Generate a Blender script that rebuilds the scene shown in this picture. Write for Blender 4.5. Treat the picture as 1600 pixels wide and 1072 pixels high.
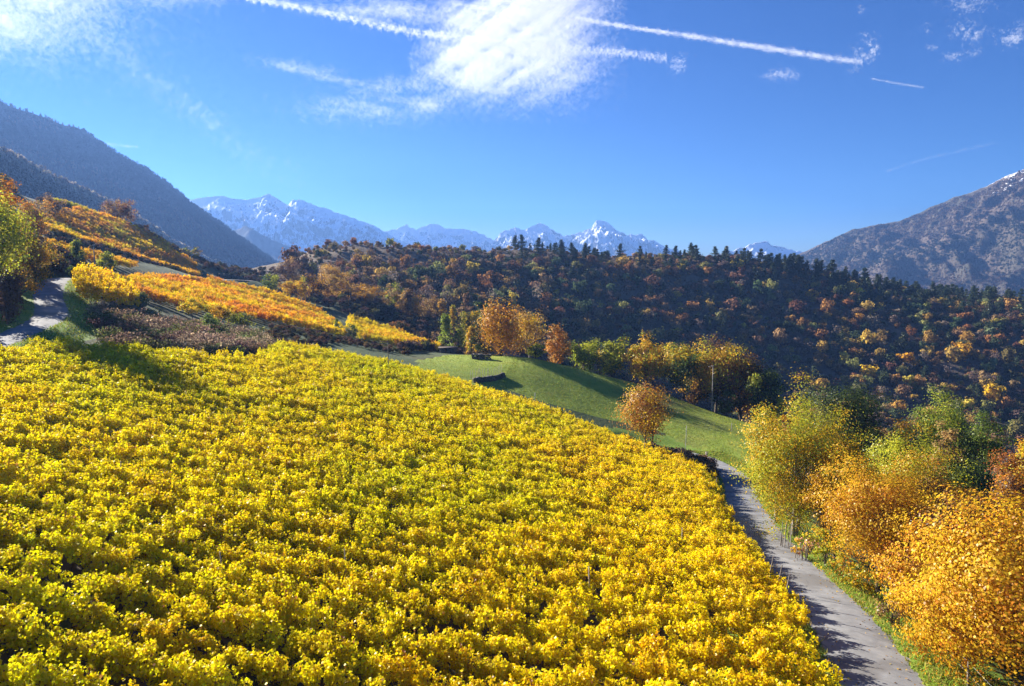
import bpy, math, random
import numpy as np
from mathutils import Vector

for o in list(bpy.data.objects):
    bpy.data.objects.remove(o)
SC = bpy.context.scene
COL = SC.collection
RNG = np.random.default_rng(7)

# ------------------------------------------------------------------ camera
F = 1081.0                       # focal length in pixels of the 1600 px wide photograph
PT = math.atan((536 - 420) / F)  # the camera looks this much below the horizon
CP, SP = math.cos(PT), math.sin(PT)
cam = bpy.data.objects.new('camera', bpy.data.cameras.new('camera'))
COL.objects.link(cam)
cam.location = (0, 0, 0)
cam.rotation_euler = (math.pi / 2 - PT, 0, 0)
cam.data.sensor_width = 36
cam.data.lens = F / 1600 * 36
cam.data.clip_start = 0.5
cam.data.clip_end = 90000
SC.camera = cam

# ------------------------------------------------------------------ light
SUN_AZ, SUN_EL = math.radians(-53), math.radians(23.8)
SUN = Vector((math.sin(SUN_AZ) * math.cos(SUN_EL), math.cos(SUN_AZ) * math.cos(SUN_EL), math.sin(SUN_EL)))
world = bpy.data.worlds.new('World')
SC.world = world
world.use_nodes = True
wn = world.node_tree
sky = wn.nodes.new('ShaderNodeTexSky')
sky.sky_type = 'NISHITA'
sky.sun_disc = False
sky.sun_elevation = SUN_EL
sky.sun_rotation = SUN_AZ
sky.altitude = 1200
sky.air_density = 1.0
sky.dust_density = 0.25
sky.ozone_density = 3.0
hs = wn.nodes.new('ShaderNodeHueSaturation')
hs.inputs['Saturation'].default_value = 2.3
hs.inputs['Hue'].default_value = 0.523
hs.inputs['Value'].default_value = 0.54
wn.links.new(sky.outputs[0], hs.inputs['Color'])
wn.links.new(hs.outputs[0], wn.nodes['Background'].inputs['Color'])
wn.nodes['Background'].inputs['Strength'].default_value = 0.05
sl = bpy.data.lights.new('sun', 'SUN')
sl.energy = 5.0
sl.angle = math.radians(0.5)
sl.color = (1.0, 0.93, 0.82)
sun = bpy.data.objects.new('sun', sl)
COL.objects.link(sun)
sun.rotation_euler = (-SUN).to_track_quat('-Z', 'Y').to_euler()
sun.location = SUN * 300
SC.view_settings.view_transform = 'Standard'
SC.view_settings.look = 'None'
SC.view_settings.gamma = 1
SC.view_settings.use_curve_mapping = False
SC.view_settings.exposure = 2.0
SC.render.engine = 'CYCLES'
cy = SC.cycles
cy.max_bounces = 6
cy.diffuse_bounces = 4
cy.glossy_bounces = 1
cy.transmission_bounces = 3
cy.transparent_max_bounces = 256
cy.volume_bounces = 0
cy.use_denoising = True
cy.use_adaptive_sampling = True
cy.adaptive_threshold = 0.01
HAZE = 1.75e-4

# ------------------------------------------------------------------ helpers
def at(px, py, d):
    """the point seen at pixel (px, py) of the photograph, d metres ahead of the camera"""
    u = (536 - py) / F
    s = d / (CP + SP * u)
    return np.array([s * (px - 800) / F, d, s * (u * CP - SP)])

def pix(p):
    p = np.asarray(p, float)
    zc = p[..., 1] * CP - p[..., 2] * SP
    yc = p[..., 1] * SP + p[..., 2] * CP
    return 800 + F * p[..., 0] / zc, 536 - F * yc / zc

def sstep(a, b, x):
    t = np.clip((x - a) / (b - a), 0, 1)
    return t * t * (3 - 2 * t)

def hash2(ix, iy, s):
    h = (ix.astype(np.int64) * 374761393 + iy.astype(np.int64) * 668265263 + s * 974711) & 0xffffffff
    h = ((h ^ (h >> 13)) * 1274126177) & 0xffffffff
    h = h ^ (h >> 16)
    return (h & 0xffff) / 65535.0

def vnoise(x, y, s=0):
    ix, iy = np.floor(x), np.floor(y)
    fx, fy = x - ix, y - iy
    fx, fy = fx * fx * (3 - 2 * fx), fy * fy * (3 - 2 * fy)
    a, b = hash2(ix, iy, s), hash2(ix + 1, iy, s)
    c, d = hash2(ix, iy + 1, s), hash2(ix + 1, iy + 1, s)
    return (a * (1 - fx) + b * fx) * (1 - fy) + (c * (1 - fx) + d * fx) * fy

def fbm(x, y, o=4, s=0):
    t, a, n = 0, 1.0, 0
    for k in range(o):
        t = t + a * vnoise(x * 2 ** k + 17.3 * k, y * 2 ** k - 9.1 * k, s + k)
        n += a
        a *= 0.5
    return t / n

def ridged(x, y, o=5, s=0):
    t, a, n = 0, 1.0, 0
    for k in range(o):
        t = t + a * (1 - np.abs(2 * vnoise(x * 2 ** k + 7.7 * k, y * 2 ** k + 3.1 * k, s + k) - 1))
        n += a
        a *= 0.5
    return t / n

def mesh_np(name, V, Fc, mats, tint=None, smooth=False, midx=None):
    """one mesh from numpy arrays; Fc is one (n, 3 or 4) array or a list of such arrays"""
    fl = Fc if isinstance(Fc, list) else [Fc]
    fl = [np.asarray(f, np.int32) for f in fl if len(f)]
    me = bpy.data.meshes.new(name)
    me.vertices.add(len(V))
    me.vertices.foreach_set('co', np.asarray(V, np.float32).ravel())
    lv = np.concatenate([f.ravel() for f in fl])
    tot = np.concatenate([np.full(len(f), f.shape[1], np.int32) for f in fl])
    st = np.concatenate([[0], np.cumsum(tot)[:-1]]).astype(np.int32)
    me.loops.add(len(lv))
    me.loops.foreach_set('vertex_index', lv)
    me.polygons.add(len(tot))
    me.polygons.foreach_set('loop_start', st)
    if midx is not None:
        me.polygons.foreach_set('material_index', np.asarray(midx, np.int32))
    if smooth:
        me.polygons.foreach_set('use_smooth', np.ones(len(tot), bool))
    if tint is not None:
        a = me.attributes.new('tint', 'FLOAT_COLOR', 'POINT')
        t4 = np.ones((len(V), 4), np.float32)
        t4[:, :3] = tint
        a.data.foreach_set('color', t4.ravel())
    for m in (mats if isinstance(mats, (list, tuple)) else [mats]):
        me.materials.append(m)
    me.update(calc_edges=True)
    return me

def link(name, me, parent=None, loc=(0, 0, 0)):
    o = bpy.data.objects.new(name, me)
    COL.objects.link(o)
    o.location = loc
    if parent is not None:
        o.parent = parent
    return o

def tag(o, label=None, cat=None, group=None, kind=None):
    if label: o['label'] = label
    if cat: o['category'] = cat
    if group: o['group'] = group
    if kind: o['kind'] = kind
    return o

def thing(name, label, cat, loc=(0, 0, 0), rz=0, group=None):
    o = link(name, None, None, loc)
    o.empty_display_size = 0.3
    o.rotation_euler = (0, 0, rz)
    return tag(o, label, cat, group)

class Geo:
    """collects boxes and tubes into one mesh"""
    def __init__(self):
        self.V, self.T, self.Q, self.n = [], [], [], 0
    def add(self, V, Q=(), T=()):
        V = np.asarray(V, float).reshape(-1, 3)
        self.V.append(V)
        if len(Q): self.Q.append(np.asarray(Q, int) + self.n)
        if len(T): self.T.append(np.asarray(T, int) + self.n)
        self.n += len(V)
    def box(self, c, s, rz=0, jit=0):
        x, y, z = [np.array(v, float) / 2 for v in s]
        v = np.array([[i, j, k] for i in (-1, 1) for j in (-1, 1) for k in (-1, 1)], float) * [x, y, z]
        if jit: v += RNG.normal(0, jit, v.shape)
        cr, sr = math.cos(rz), math.sin(rz)
        v = np.c_[v[:, 0] * cr - v[:, 1] * sr, v[:, 0] * sr + v[:, 1] * cr, v[:, 2]] + np.asarray(c, float)
        self.add(v, [(0, 1, 3, 2), (4, 6, 7, 5), (0, 4, 5, 1), (2, 3, 7, 6), (0, 2, 6, 4), (1, 5, 7, 3)])
        return self
    def tube(self, P, R, n=6, cap=True):
        P = np.asarray(P, float)
        R = np.broadcast_to(np.asarray(R, float), (len(P),))
        T = np.gradient(P, axis=0)
        T /= np.linalg.norm(T, axis=1)[:, None] + 1e-9
        up = np.where(np.abs(T[:, 2:3]) > 0.9, [[1.0, 0, 0]], [[0, 0, 1.0]])
        A = np.cross(T, up); A /= np.linalg.norm(A, axis=1)[:, None] + 1e-9
        B = np.cross(T, A)
        th = np.arange(n) * 2 * math.pi / n
        V = P[:, None] + R[:, None, None] * (A[:, None] * np.cos(th)[None, :, None] + B[:, None] * np.sin(th)[None, :, None])
        k = np.arange(len(P) - 1)[:, None] * n
        i = np.arange(n)[None]
        j = (i + 1) % n
        Q = np.stack([k + i, k + j, k + n + j, k + n + i], -1).reshape(-1, 4)
        V = V.reshape(-1, 3)
        T3 = []
        if cap:
            m = len(V)
            V = np.vstack([V, P[-1]])
            b = (len(P) - 1) * n
            T3 = [(b + q, b + (q + 1) % n, m) for q in range(n)]
        self.add(V, Q, T3)
        return self
    def mesh(self, name, mats, smooth=False, tint=None):
        return mesh_np(name, np.vstack(self.V), [np.vstack(x) for x in (self.Q, self.T) if x], mats, tint, smooth)

# ------------------------------------------------------------------ materials
def newmat(name):
    m = bpy.data.materials.new(name)
    m.use_nodes = True
    nt = m.node_tree
    nt.nodes.clear()
    out = nt.nodes.new('ShaderNodeOutputMaterial')
    return m, nt, out

def ramp(nt, stops):
    r = nt.nodes.new('ShaderNodeValToRGB')
    e = r.color_ramp.elements
    e[0].position, e[0].color = stops[0][0], (*stops[0][1], 1)
    e[1].position, e[1].color = stops[-1][0], (*stops[-1][1], 1)
    for p, c in stops[1:-1]:
        q = e.new(p)
        q.color = (*c, 1)
    return r

def noise(nt, scale, detail=4, rough=0.55, coord='Object', dist=0, stretch=None):
    if coord == 'World':
        g = nt.nodes.new('ShaderNodeNewGeometry'); so = g.outputs['Position']
    else:
        g = nt.nodes.new('ShaderNodeTexCoord'); so = g.outputs['Object']
    if stretch:
        mp = nt.nodes.new('ShaderNodeMapping')
        mp.inputs['Scale'].default_value = stretch
        nt.links.new(so, mp.inputs['Vector']); so = mp.outputs[0]
    n = nt.nodes.new('ShaderNodeTexNoise')
    n.inputs['Scale'].default_value = scale
    n.inputs['Detail'].default_value = detail
    n.inputs['Roughness'].default_value = rough
    n.inputs['Distortion'].default_value = dist
    nt.links.new(so, n.inputs['Vector'])
    return n.outputs['Fac']

def mixc(nt, fac, a, b, mode='MIX'):
    m = nt.nodes.new('ShaderNodeMix')
    m.data_type = 'RGBA'
    m.blend_type = mode
    for v, i in ((fac, 0), (a, 6), (b, 7)):
        if hasattr(v, 'node'): nt.links.new(v, m.inputs[i])
        elif i == 0: m.inputs[0].default_value = v
        else: m.inputs[i].default_value = (*v, 1)
    return m.outputs[2]

def mrange(nt, v, a, b, c=0.0, d=1.0):
    m = nt.nodes.new('ShaderNodeMapRange')
    m.inputs[1].default_value, m.inputs[2].default_value = a, b
    m.inputs[3].default_value, m.inputs[4].default_value = c, d
    nt.links.new(v, m.inputs[0])
    return m.outputs[0]

def solid(name, stops, scale, detail=5, rough=0.9, bump=0.0, bscale=None, bdist=0.1, second=None, coord='Object', stretch=None):
    """matte surface: noise through a colour ramp, optional second noise layer, optional bump"""
    m, nt, out = newmat(name)
    b = nt.nodes.new('ShaderNodeBsdfPrincipled')
    r = ramp(nt, stops)
    nt.links.new(noise(nt, scale, detail, 0.6, coord, 0.3, stretch), r.inputs[0])
    c = r.outputs[0]
    if second:
        sc, lo, hi, colr = second
        c = mixc(nt, mrange(nt, noise(nt, sc, 3, 0.5, coord), lo, hi), c, colr)
    nt.links.new(c, b.inputs['Base Color'])
    b.inputs['Roughness'].default_value = rough
    b.inputs['Specular IOR Level'].default_value = 0.2
    if bump:
        bp = nt.nodes.new('ShaderNodeBump')
        bp.inputs['Strength'].default_value = bump
        bp.inputs['Distance'].default_value = bdist
        nt.links.new(noise(nt, bscale or scale * 4, 6, 0.65, coord), bp.inputs['Height'])
        nt.links.new(bp.outputs[0], b.inputs['Normal'])
    nt.links.new(b.outputs[0], out.inputs[0])
    return m

def leafmat(name, trans=0.45, gloss=0.05, vary=0.0, patch=None):
    """leaves: per-leaf tint attribute x the plant's own colour, lit from the front and through"""
    m, nt, out = newmat(name)
    a = nt.nodes.new('ShaderNodeAttribute'); a.attribute_name = 'tint'
    i = nt.nodes.new('ShaderNodeAttribute'); i.attribute_type = 'INSTANCER'; i.attribute_name = 'leaf_colour'
    c = mixc(nt, 1.0, a.outputs['Color'], i.outputs['Color'], 'MULTIPLY')
    if patch:
        for sc, lo, hi, colr, amt in patch:
            c = mixc(nt, mrange(nt, noise(nt, sc, 3, 0.5, 'World'), lo, hi, 0, amt), c, mixc(nt, 1.0, c, colr, 'MULTIPLY'))
    if vary:
        oi = nt.nodes.new('ShaderNodeObjectInfo')
        h = nt.nodes.new('ShaderNodeHueSaturation')
        nt.links.new(mrange(nt, oi.outputs['Random'], 0, 1, 0.5 - 0.03 * vary, 0.5 + 0.025 * vary), h.inputs['Hue'])
        nt.links.new(mrange(nt, oi.outputs['Random'], 0, 1, 1 - 0.25 * vary, 1 + 0.2 * vary), h.inputs['Value'])
        nt.links.new(c, h.inputs['Color'])
        c = h.outputs[0]
    d = nt.nodes.new('ShaderNodeBsdfDiffuse')
    t = nt.nodes.new('ShaderNodeBsdfTranslucent')
    nt.links.new(c, d.inputs[0]); nt.links.new(c, t.inputs[0])
    mx = nt.nodes.new('ShaderNodeMixShader'); mx.inputs[0].default_value = trans
    nt.links.new(d.outputs[0], mx.inputs[1]); nt.links.new(t.outputs[0], mx.inputs[2])
    g = nt.nodes.new('ShaderNodeBsdfGlossy'); g.inputs['Roughness'].default_value = 0.38
    g.inputs['Color'].default_value = (0.9, 0.9, 0.85, 1)
    m2 = nt.nodes.new('ShaderNodeMixShader'); m2.inputs[0].default_value = gloss
    nt.links.new(mx.outputs[0], m2.inputs[1]); nt.links.new(g.outputs[0], m2.inputs[2])
    nt.links.new(m2.outputs[0], out.inputs[0])
    return m

M = {}
M['leaf'] = leafmat('leaf', 0.47, 0.012)
M['vine_leaf'] = leafmat('vine_leaf', 0.5, 0.016, 0.3,
                         [(0.045, 0.42, 0.62, (0.74, 0.9, 1.0), 0.7), (0.22, 0.54, 0.74, (1.04, 0.88, 0.9), 0.5)])
M['far_leaf'] = leafmat('far_leaf', 0.33, 0.0, 1.0)
M['needle'] = leafmat('needle', 0.12, 0.02, 0.5)
M['bark'] = solid('bark', [(0.3, (0.05, 0.038, 0.03)), (0.7, (0.13, 0.10, 0.08))], 6, bump=0.6, bscale=18, bdist=0.03)
M['pale_bark'] = solid('pale_bark', [(0.3, (0.12, 0.10, 0.08)), (0.7, (0.38, 0.35, 0.31))], 5, bump=0.4, bscale=18, bdist=0.03)
M['vine_wood'] = solid('vine_wood', [(0.3, (0.04, 0.03, 0.022)), (0.7, (0.10, 0.075, 0.055))], 12, bump=0.5, bscale=40, bdist=0.02)
M['post_wood'] = solid('post_wood', [(0.3, (0.10, 0.085, 0.07)), (0.7, (0.24, 0.21, 0.18))], 3, bump=0.3, bscale=30, bdist=0.01, stretch=(6, 6, 1))
M['grey_wood'] = solid('grey_wood', [(0.3, (0.22, 0.19, 0.16)), (0.7, (0.45, 0.41, 0.36))], 3, bump=0.3, bscale=30, bdist=0.01, stretch=(6, 6, 1))
M['metal'] = solid('metal', [(0.3, (0.28, 0.28, 0.28)), (0.7, (0.42, 0.42, 0.41))], 8, rough=0.5)
M['stone'] = solid('stone', [(0.3, (0.055, 0.05, 0.042)), (0.55, (0.11, 0.10, 0.085)), (0.75, (0.17, 0.155, 0.13))], 1.5, bump=0.6, bscale=6, bdist=0.08)
M['tarp'] = solid('tarp', [(0.3, (0.02, 0.10, 0.35)), (0.7, (0.04, 0.2, 0.55))], 1.5, rough=0.5)
M['ground'] = solid('ground', [(0.3, (0.034, 0.036, 0.015)), (0.5, (0.065, 0.075, 0.022)), (0.7, (0.10, 0.088, 0.035))], 0.16, 8,
                    bump=0.6, bscale=1.2, bdist=0.35, second=(0.06, 0.40, 0.56, (0.05, 0.075, 0.02)))
M['soil'] = solid('soil', [(0.3, (0.05, 0.037, 0.026)), (0.5, (0.08, 0.058, 0.04)), (0.7, (0.12, 0.085, 0.05))], 0.5, 8,
                  bump=0.6, bscale=3, bdist=0.1, second=(0.3, 0.5, 0.7, (0.06, 0.075, 0.025)))
M['meadow'] = solid('meadow', [(0.25, (0.15, 0.21, 0.026)), (0.5, (0.24, 0.31, 0.035)), (0.75, (0.33, 0.34, 0.055))], 0.35, 9,
                    bump=0.9, bscale=1.6, bdist=0.12, second=(0.045, 0.5, 0.66, (0.17, 0.14, 0.055)))
M['verge'] = solid('verge', [(0.25, (0.09, 0.14, 0.02)), (0.5, (0.17, 0.26, 0.03)), (0.75, (0.27, 0.28, 0.05))], 0.8, 9,
                   bump=0.8, bscale=6, bdist=0.06)
M['hill'] = solid('hill', [(0.3, (0.075, 0.055, 0.04)), (0.55, (0.13, 0.095, 0.065)), (0.75, (0.19, 0.14, 0.085))], 0.09, 8,
                  bump=0.8, bscale=0.7, bdist=0.6)
M['asphalt'] = solid('asphalt', [(0.25, (0.135, 0.135, 0.138)), (0.5, (0.205, 0.205, 0.205)), (0.75, (0.285, 0.283, 0.278))], 0.9, 9,
                     rough=0.85, bump=0.3, bscale=25, bdist=0.015, second=(0.3, 0.52, 0.6, (0.15, 0.145, 0.14)))
def add_cracks(m):
    nt = m.node_tree
    b = [n for n in nt.nodes if n.type == 'BSDF_PRINCIPLED'][0]
    src = b.inputs['Base Color'].links[0].from_socket
    tc = nt.nodes.new('ShaderNodeTexCoord')
    nz = nt.nodes.new('ShaderNodeTexNoise'); nz.inputs['Scale'].default_value = 1.2; nz.inputs['Detail'].default_value = 6
    nt.links.new(tc.outputs['Object'], nz.inputs['Vector'])
    ad = nt.nodes.new('ShaderNodeMix'); ad.data_type = 'VECTOR'; ad.inputs[0].default_value = .35
    nt.links.new(tc.outputs['Object'], ad.inputs[4]); nt.links.new(nz.outputs['Color'], ad.inputs[5])
    v = nt.nodes.new('ShaderNodeTexVoronoi'); v.feature = 'DISTANCE_TO_EDGE'; v.inputs['Scale'].default_value = .33
    nt.links.new(ad.outputs[1], v.inputs['Vector'])
    mm = nt.nodes.new('ShaderNodeMath'); mm.operation = 'MULTIPLY'
    nt.links.new(mrange(nt, v.outputs['Distance'], .003, .010, .55, 0), mm.inputs[0]); nt.links.new(mrange(nt, noise(nt, .5, 2), .45, .62), mm.inputs[1])
    c = mixc(nt, mm.outputs[0], src, (.06, .057, .052))
    nt.links.new(c, b.inputs['Base Color'])
add_cracks(M['asphalt'])
M['gravel'] = solid('gravel', [(0.3, (0.2, 0.18, 0.16)), (0.7, (0.34, 0.31, 0.28))], 1.0, 8, bump=0.4, bscale=10, bdist=0.04)
M['grass'] = leafmat('grass', 0.35, 0.0)

def mountmat(name, stops, scale, snow=None, bump=0.7, bscale=0.03, bdist=12):
    """rock and forest cover by noise; snow = (altitude where it starts, where it is whole, slope limit)"""
    m, nt, out = newmat(name)
    b = nt.nodes.new('ShaderNodeBsdfPrincipled')
    b.inputs['Roughness'].default_value = 0.95
    b.inputs['Specular IOR Level'].default_value = 0.1
    r = ramp(nt, stops)
    nt.links.new(noise(nt, scale, 9, 0.62, 'World', 0.6), r.inputs[0])
    c = r.outputs[0]
    if snow:
        g = nt.nodes.new('ShaderNodeNewGeometry')
        sp = nt.nodes.new('ShaderNodeSeparateXYZ'); nt.links.new(g.outputs['Position'], sp.inputs[0])
        sn = nt.nodes.new('ShaderNodeSeparateXYZ'); nt.links.new(g.outputs['Normal'], sn.inputs[0])
        alt = mrange(nt, sp.outputs[2], snow[0], snow[1])
        alt.node.clamp = False
        ns = mrange(nt, noise(nt, snow[3], 8, 0.65, 'World'), 0.3, 0.7, -0.55, 0.55)
        fl = mrange(nt, sn.outputs[2], snow[2] - 0.16, snow[2] + 0.14, -0.6, 0.35)
        a1 = nt.nodes.new('ShaderNodeMath'); nt.links.new(alt, a1.inputs[0]); nt.links.new(ns, a1.inputs[1])
        a2 = nt.nodes.new('ShaderNodeMath'); nt.links.new(a1.outputs[0], a2.inputs[0]); nt.links.new(fl, a2.inputs[1])
        c = mixc(nt, mrange(nt, a2.outputs[0], 0.35, 0.62), c, (0.92, 0.93, 0.95))
    nt.links.new(c, b.inputs['Base Color'])
    bp = nt.nodes.new('ShaderNodeBump')
    bp.inputs['Strength'].default_value = bump
    bp.inputs['Distance'].default_value = bdist
    nt.links.new(noise(nt, bscale, 8, 0.65, 'World'), bp.inputs['Height'])
    nt.links.new(bp.outputs[0], b.inputs['Normal'])
    nt.links.new(b.outputs[0], out.inputs[0])
    return m

# ------------------------------------------------------------------ terrain height
GP = []
def gp(lst, off=0.0):
    for t in lst:
        p = at(*t)
        GP.append((p[0], p[1], p[2] - off))
gp([(0, 1072, 17), (400, 1072, 19), (800, 1072, 21.5), (1200, 1000, 26), (0, 800, 26), (400, 800, 31), (800, 800, 37), (1120, 830, 46),
    (0, 660, 36), (400, 660, 47), (800, 690, 56), (0, 530, 58), (200, 535, 62), (400, 550, 72), (450, 530, 88), (600, 560, 92),
    (740, 600, 90), (880, 640, 88), (1000, 690, 82), (1110, 735, 76)], 1.7)
ROAD_PX = [(1448, 1180, 21.5), (1382, 1072, 26), (1301, 950, 35), (1240, 880, 44), (1170, 800, 61), (1150, 740, 80), (1112, 722, 90), (1070, 712, 94), (1010, 704, 95)]
gp(ROAD_PX)
GP += [(20, 26, -17), (30, 26, -20), (26, 44, -21.5), (36, 44, -24.5), (45, 60, -28), (34, 80, -27), (60, 80, -33), (50, 30, -27), (90, 60, -40),
       (0, 0, -14), (-30, 0, -9), (-60, 0, -3), (15, 0, -14.5), (40, 0, -22), (-90, 40, 2), (-70, 50, -2)]
gp([(1170, 700, 98), (790, 600, 110), (830, 560, 126), (900, 575, 128), (1000, 600, 127), (1100, 640, 121), (1180, 665, 115), (960, 640, 110),
    (1010, 663, 104), (700, 575, 112), (740, 590, 108), (700, 560, 124), (560, 540, 118), (620, 555, 122), (640, 545, 140)])
gp([(550, 510, 150), (680, 540, 145), (600, 508, 168), (200, 450, 115), (300, 462, 125), (420, 482, 135), (520, 517, 138), (330, 446, 160),
    (440, 466, 170), (500, 492, 165)], 1.3)
ROAD2_PX = [(-40, 545, 58), (30, 520, 66), (78, 490, 76), (76, 455, 92), (98, 431, 105), (150, 424, 118)]
gp([(250, 520, 88), (350, 532, 92), (150, 500, 80), (430, 545, 95)])
gp(ROAD2_PX[:5])
GP += [(-70, 80, -1.5), (-85, 95, 4), (-120, 120, 14), (-75, 110, -.5)]
gp([(100, 368, 170), (200, 400, 190), (300, 428, 205), (130, 342, 215), (300, 412, 225), (60, 320, 235), (230, 365, 240), (300, 405, 245),
    (400, 432, 255), (330, 437, 195)])
GP += [(-150, 300, -5), (-140, 330, -25), (-230, 260, 40)]
gp([(415, 438, 330), (443, 424, 340), (425, 452, 390)])
gp([(470, 404, 330), (560, 400, 350), (680, 400, 370), (800, 400, 400), (900, 400, 410), (1040, 402, 415), (1150, 408, 418), (1230, 420, 415),
    (1300, 436, 410), (1400, 457, 410), (1600, 474, 420), (500, 450, 230), (600, 460, 240), (700, 470, 250), (800, 480, 280), (800, 430, 340),
    (800, 530, 235), (600, 425, 290), (500, 420, 275), (1000, 600, 255), (1000, 540, 290), (1000, 460, 350), (1200, 640, 262), (1200, 540, 315),
    (1200, 460, 370), (1500, 660, 265), (1500, 560, 315), (1500, 480, 375), (1700, 660, 265), (1700, 500, 370)])
GP += [(60, 200, -46), (120, 200, -56), (180, 200, -60), (10, 205, -30), (140, 120, -50), (60, 160, -43), (30, 160, -36), (-120, 400, -60), (0, 480, -40), (150, 500, -30),
       (320, 480, -30), (300, 200, -62), (300, 100, -58)]
GP = np.array(GP)
_n = len(GP)
_d2 = ((GP[:, None, :2] - GP[None, :, :2]) ** 2).sum(-1)
_K = np.where(_d2 > 0, .5 * _d2 * np.log(np.maximum(_d2, 1e-9)), 0) + np.eye(_n) * 60
_P = np.c_[np.ones(_n), GP[:, :2]]
_W = np.linalg.solve(np.block([[_K, _P], [_P.T, np.zeros((3, 3))]]), np.r_[GP[:, 2], 0, 0, 0])

def spline(x, y):
    sh = np.shape(x)
    x, y = np.ravel(x).astype(float), np.ravel(y).astype(float)
    o = _W[-3] + _W[-2] * x + _W[-1] * y
    for g, w in zip(GP, _W):
        d = (x - g[0]) ** 2 + (y - g[1]) ** 2
        o += w * .5 * d * np.log(np.maximum(d, 1e-9))
    return o.reshape(sh)

def smooth_line(pts, n=12):
    """Catmull-Rom through 2-D points"""
    p = np.asarray(pts, float)
    p = np.vstack([2 * p[0] - p[1], p, 2 * p[-1] - p[-2]])
    out = []
    for i in range(1, len(p) - 2):
        t = np.linspace(0, 1, n, endpoint=False)[:, None]
        out.append(.5 * ((2 * p[i]) + (-p[i - 1] + p[i + 1]) * t + (2 * p[i - 1] - 5 * p[i] + 4 * p[i + 1] - p[i + 2]) * t ** 2
                         + (-p[i - 1] + 3 * p[i] - 3 * p[i + 1] + p[i + 2]) * t ** 3))
    out.append(p[-2:-1])
    return np.vstack(out)

ROAD = smooth_line([at(*t)[:2] for t in ROAD_PX])
ROAD2 = smooth_line([at(*t)[:2] for t in ROAD2_PX])
TRACK = smooth_line([at(*t)[:2] for t in [(205, 437, 178), (260, 441, 182), (310, 440, 190), (335, 433, 200), (352, 434, 212), (390, 437, 225)]])
ROADS = [(ROAD, 1.8), (ROAD2, 1.75), (TRACK, 1.3)]
ROAD_Z = [spline(r[:, 0], r[:, 1]) for r, _ in ROADS]

def near_line(x, y, line):
    x, y = np.ravel(x), np.ravel(y)
    best = np.full(len(x), 1e9)
    par = np.zeros(len(x))
    for i in range(len(line) - 1):
        a, b = line[i], line[i + 1]
        ab = b - a
        t = np.clip(((x - a[0]) * ab[0] + (y - a[1]) * ab[1]) / (ab @ ab), 0, 1)
        d = np.hypot(x - a[0] - t * ab[0], y - a[1] - t * ab[1])
        k = d < best
        best[k] = d[k]
        par[k] = i + t[k]
    return best, par

def inside(x, y, poly):
    x, y = np.asarray(x), np.asarray(y)
    r = np.zeros(x.shape, bool)
    n = len(poly)
    for i in range(n):
        (x1, y1), (x2, y2) = poly[i], poly[(i + 1) % n]
        if y1 == y2: continue
        k = ((y1 > y) != (y2 > y)) & (x < (x2 - x1) * (y - y1) / (y2 - y1) + x1)
        r ^= k
    return r

FLOOR = -150.0
def height(x, y):
    """ground height at world x, y"""
    sh = np.shape(x)
    x, y = np.ravel(x).astype(float), np.ravel(y).astype(float)
    xc, yc = np.clip(x, -330, 420), np.clip(y, -60, 520)
    z = spline(xc, yc)
    z = np.clip(z, FLOOR, 60)
    out = np.maximum(np.maximum(-(x + 260) / 170, (x - 330) / 260), np.maximum((y - 440) / 160, (-y - 40) / 60))
    w = sstep(0, 1, out)
    z = z * (1 - w) + FLOOR * w
    rough = sstep(110, 230, y) * (1 - w)
    z = z + (fbm(x / 9, y / 9, 3, 3) - .5) * (.35 + 2.2 * rough) + (fbm(x / 40, y / 40, 2, 8) - .5) * 5 * rough
    for (r, hw), rz in zip(ROADS, ROAD_Z):
        k = (np.abs(x - r[:, 0].mean()) < 80) & (np.abs(y - r[:, 1].mean()) < 120)
        if k.any():
            d, p = near_line(x[k], y[k], r)
            zr = np.interp(p, np.arange(len(r)), rz) - 0.06
            f = 1 - sstep(hw + .35, hw + 3.0, d)
            z[k] = z[k] * (1 - f) + zr * f
    return z.reshape(sh)

def ground(px, d):
    """the ground point d metres ahead in pixel column px"""
    z = -10.0
    for _ in range(4):
        s = d * CP - z * SP
        x = s * (px - 800) / F
        z = float(height(np.array([x]), np.array([float(d)]))[0])
    return np.array([x, d, z])

def hit(px, py, lo=8, hi=520):
    """first ground point along the line of sight through a pixel"""
    d = np.concatenate([np.arange(lo, 120, .5), np.arange(120, hi, 1.0)])
    u = (536 - py) / F
    s = d / (CP + SP * u)
    x, z = s * (px - 800) / F, s * (u * CP - SP)
    g = height(x, d)
    k = np.nonzero(z < g)[0]
    i = k[0] if len(k) else len(d) - 1
    return np.array([x[i], d[i], g[i]])

# ------------------------------------------------------------------ setting: ground sheets
def axis(segs):
    a = []
    for lo, hi, st in segs:
        a.append(np.arange(lo, hi, st))
    return np.concatenate(a + [[segs[-1][1]]])
GX = axis([(-7000, -2000, 500), (-2000, -500, 150), (-500, -200, 12), (-200, -70, 3), (-70, 60, 1.0), (60, 240, 3), (240, 500, 10), (500, 2000, 150), (2000, 7000, 500)])
GY = axis([(-500, -60, 40), (-60, 6, 5), (6, 142, 1.0), (142, 450, 3), (450, 700, 12), (700, 2500, 150), (2500, 6700, 600)])
XX, YY = np.meshgrid(GX, GY)
ZZ = height(XX, YY)
VG = np.c_[XX.ravel(), YY.ravel(), ZZ.ravel()]
nx, ny = len(GX), len(GY)
ii, jj = np.meshgrid(np.arange(nx - 1), np.arange(ny - 1))
q0 = (jj * nx + ii).ravel()
QG = np.stack([q0, q0 + 1, q0 + nx + 1, q0 + nx], -1)
CX = VG[QG].mean(1)
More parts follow.
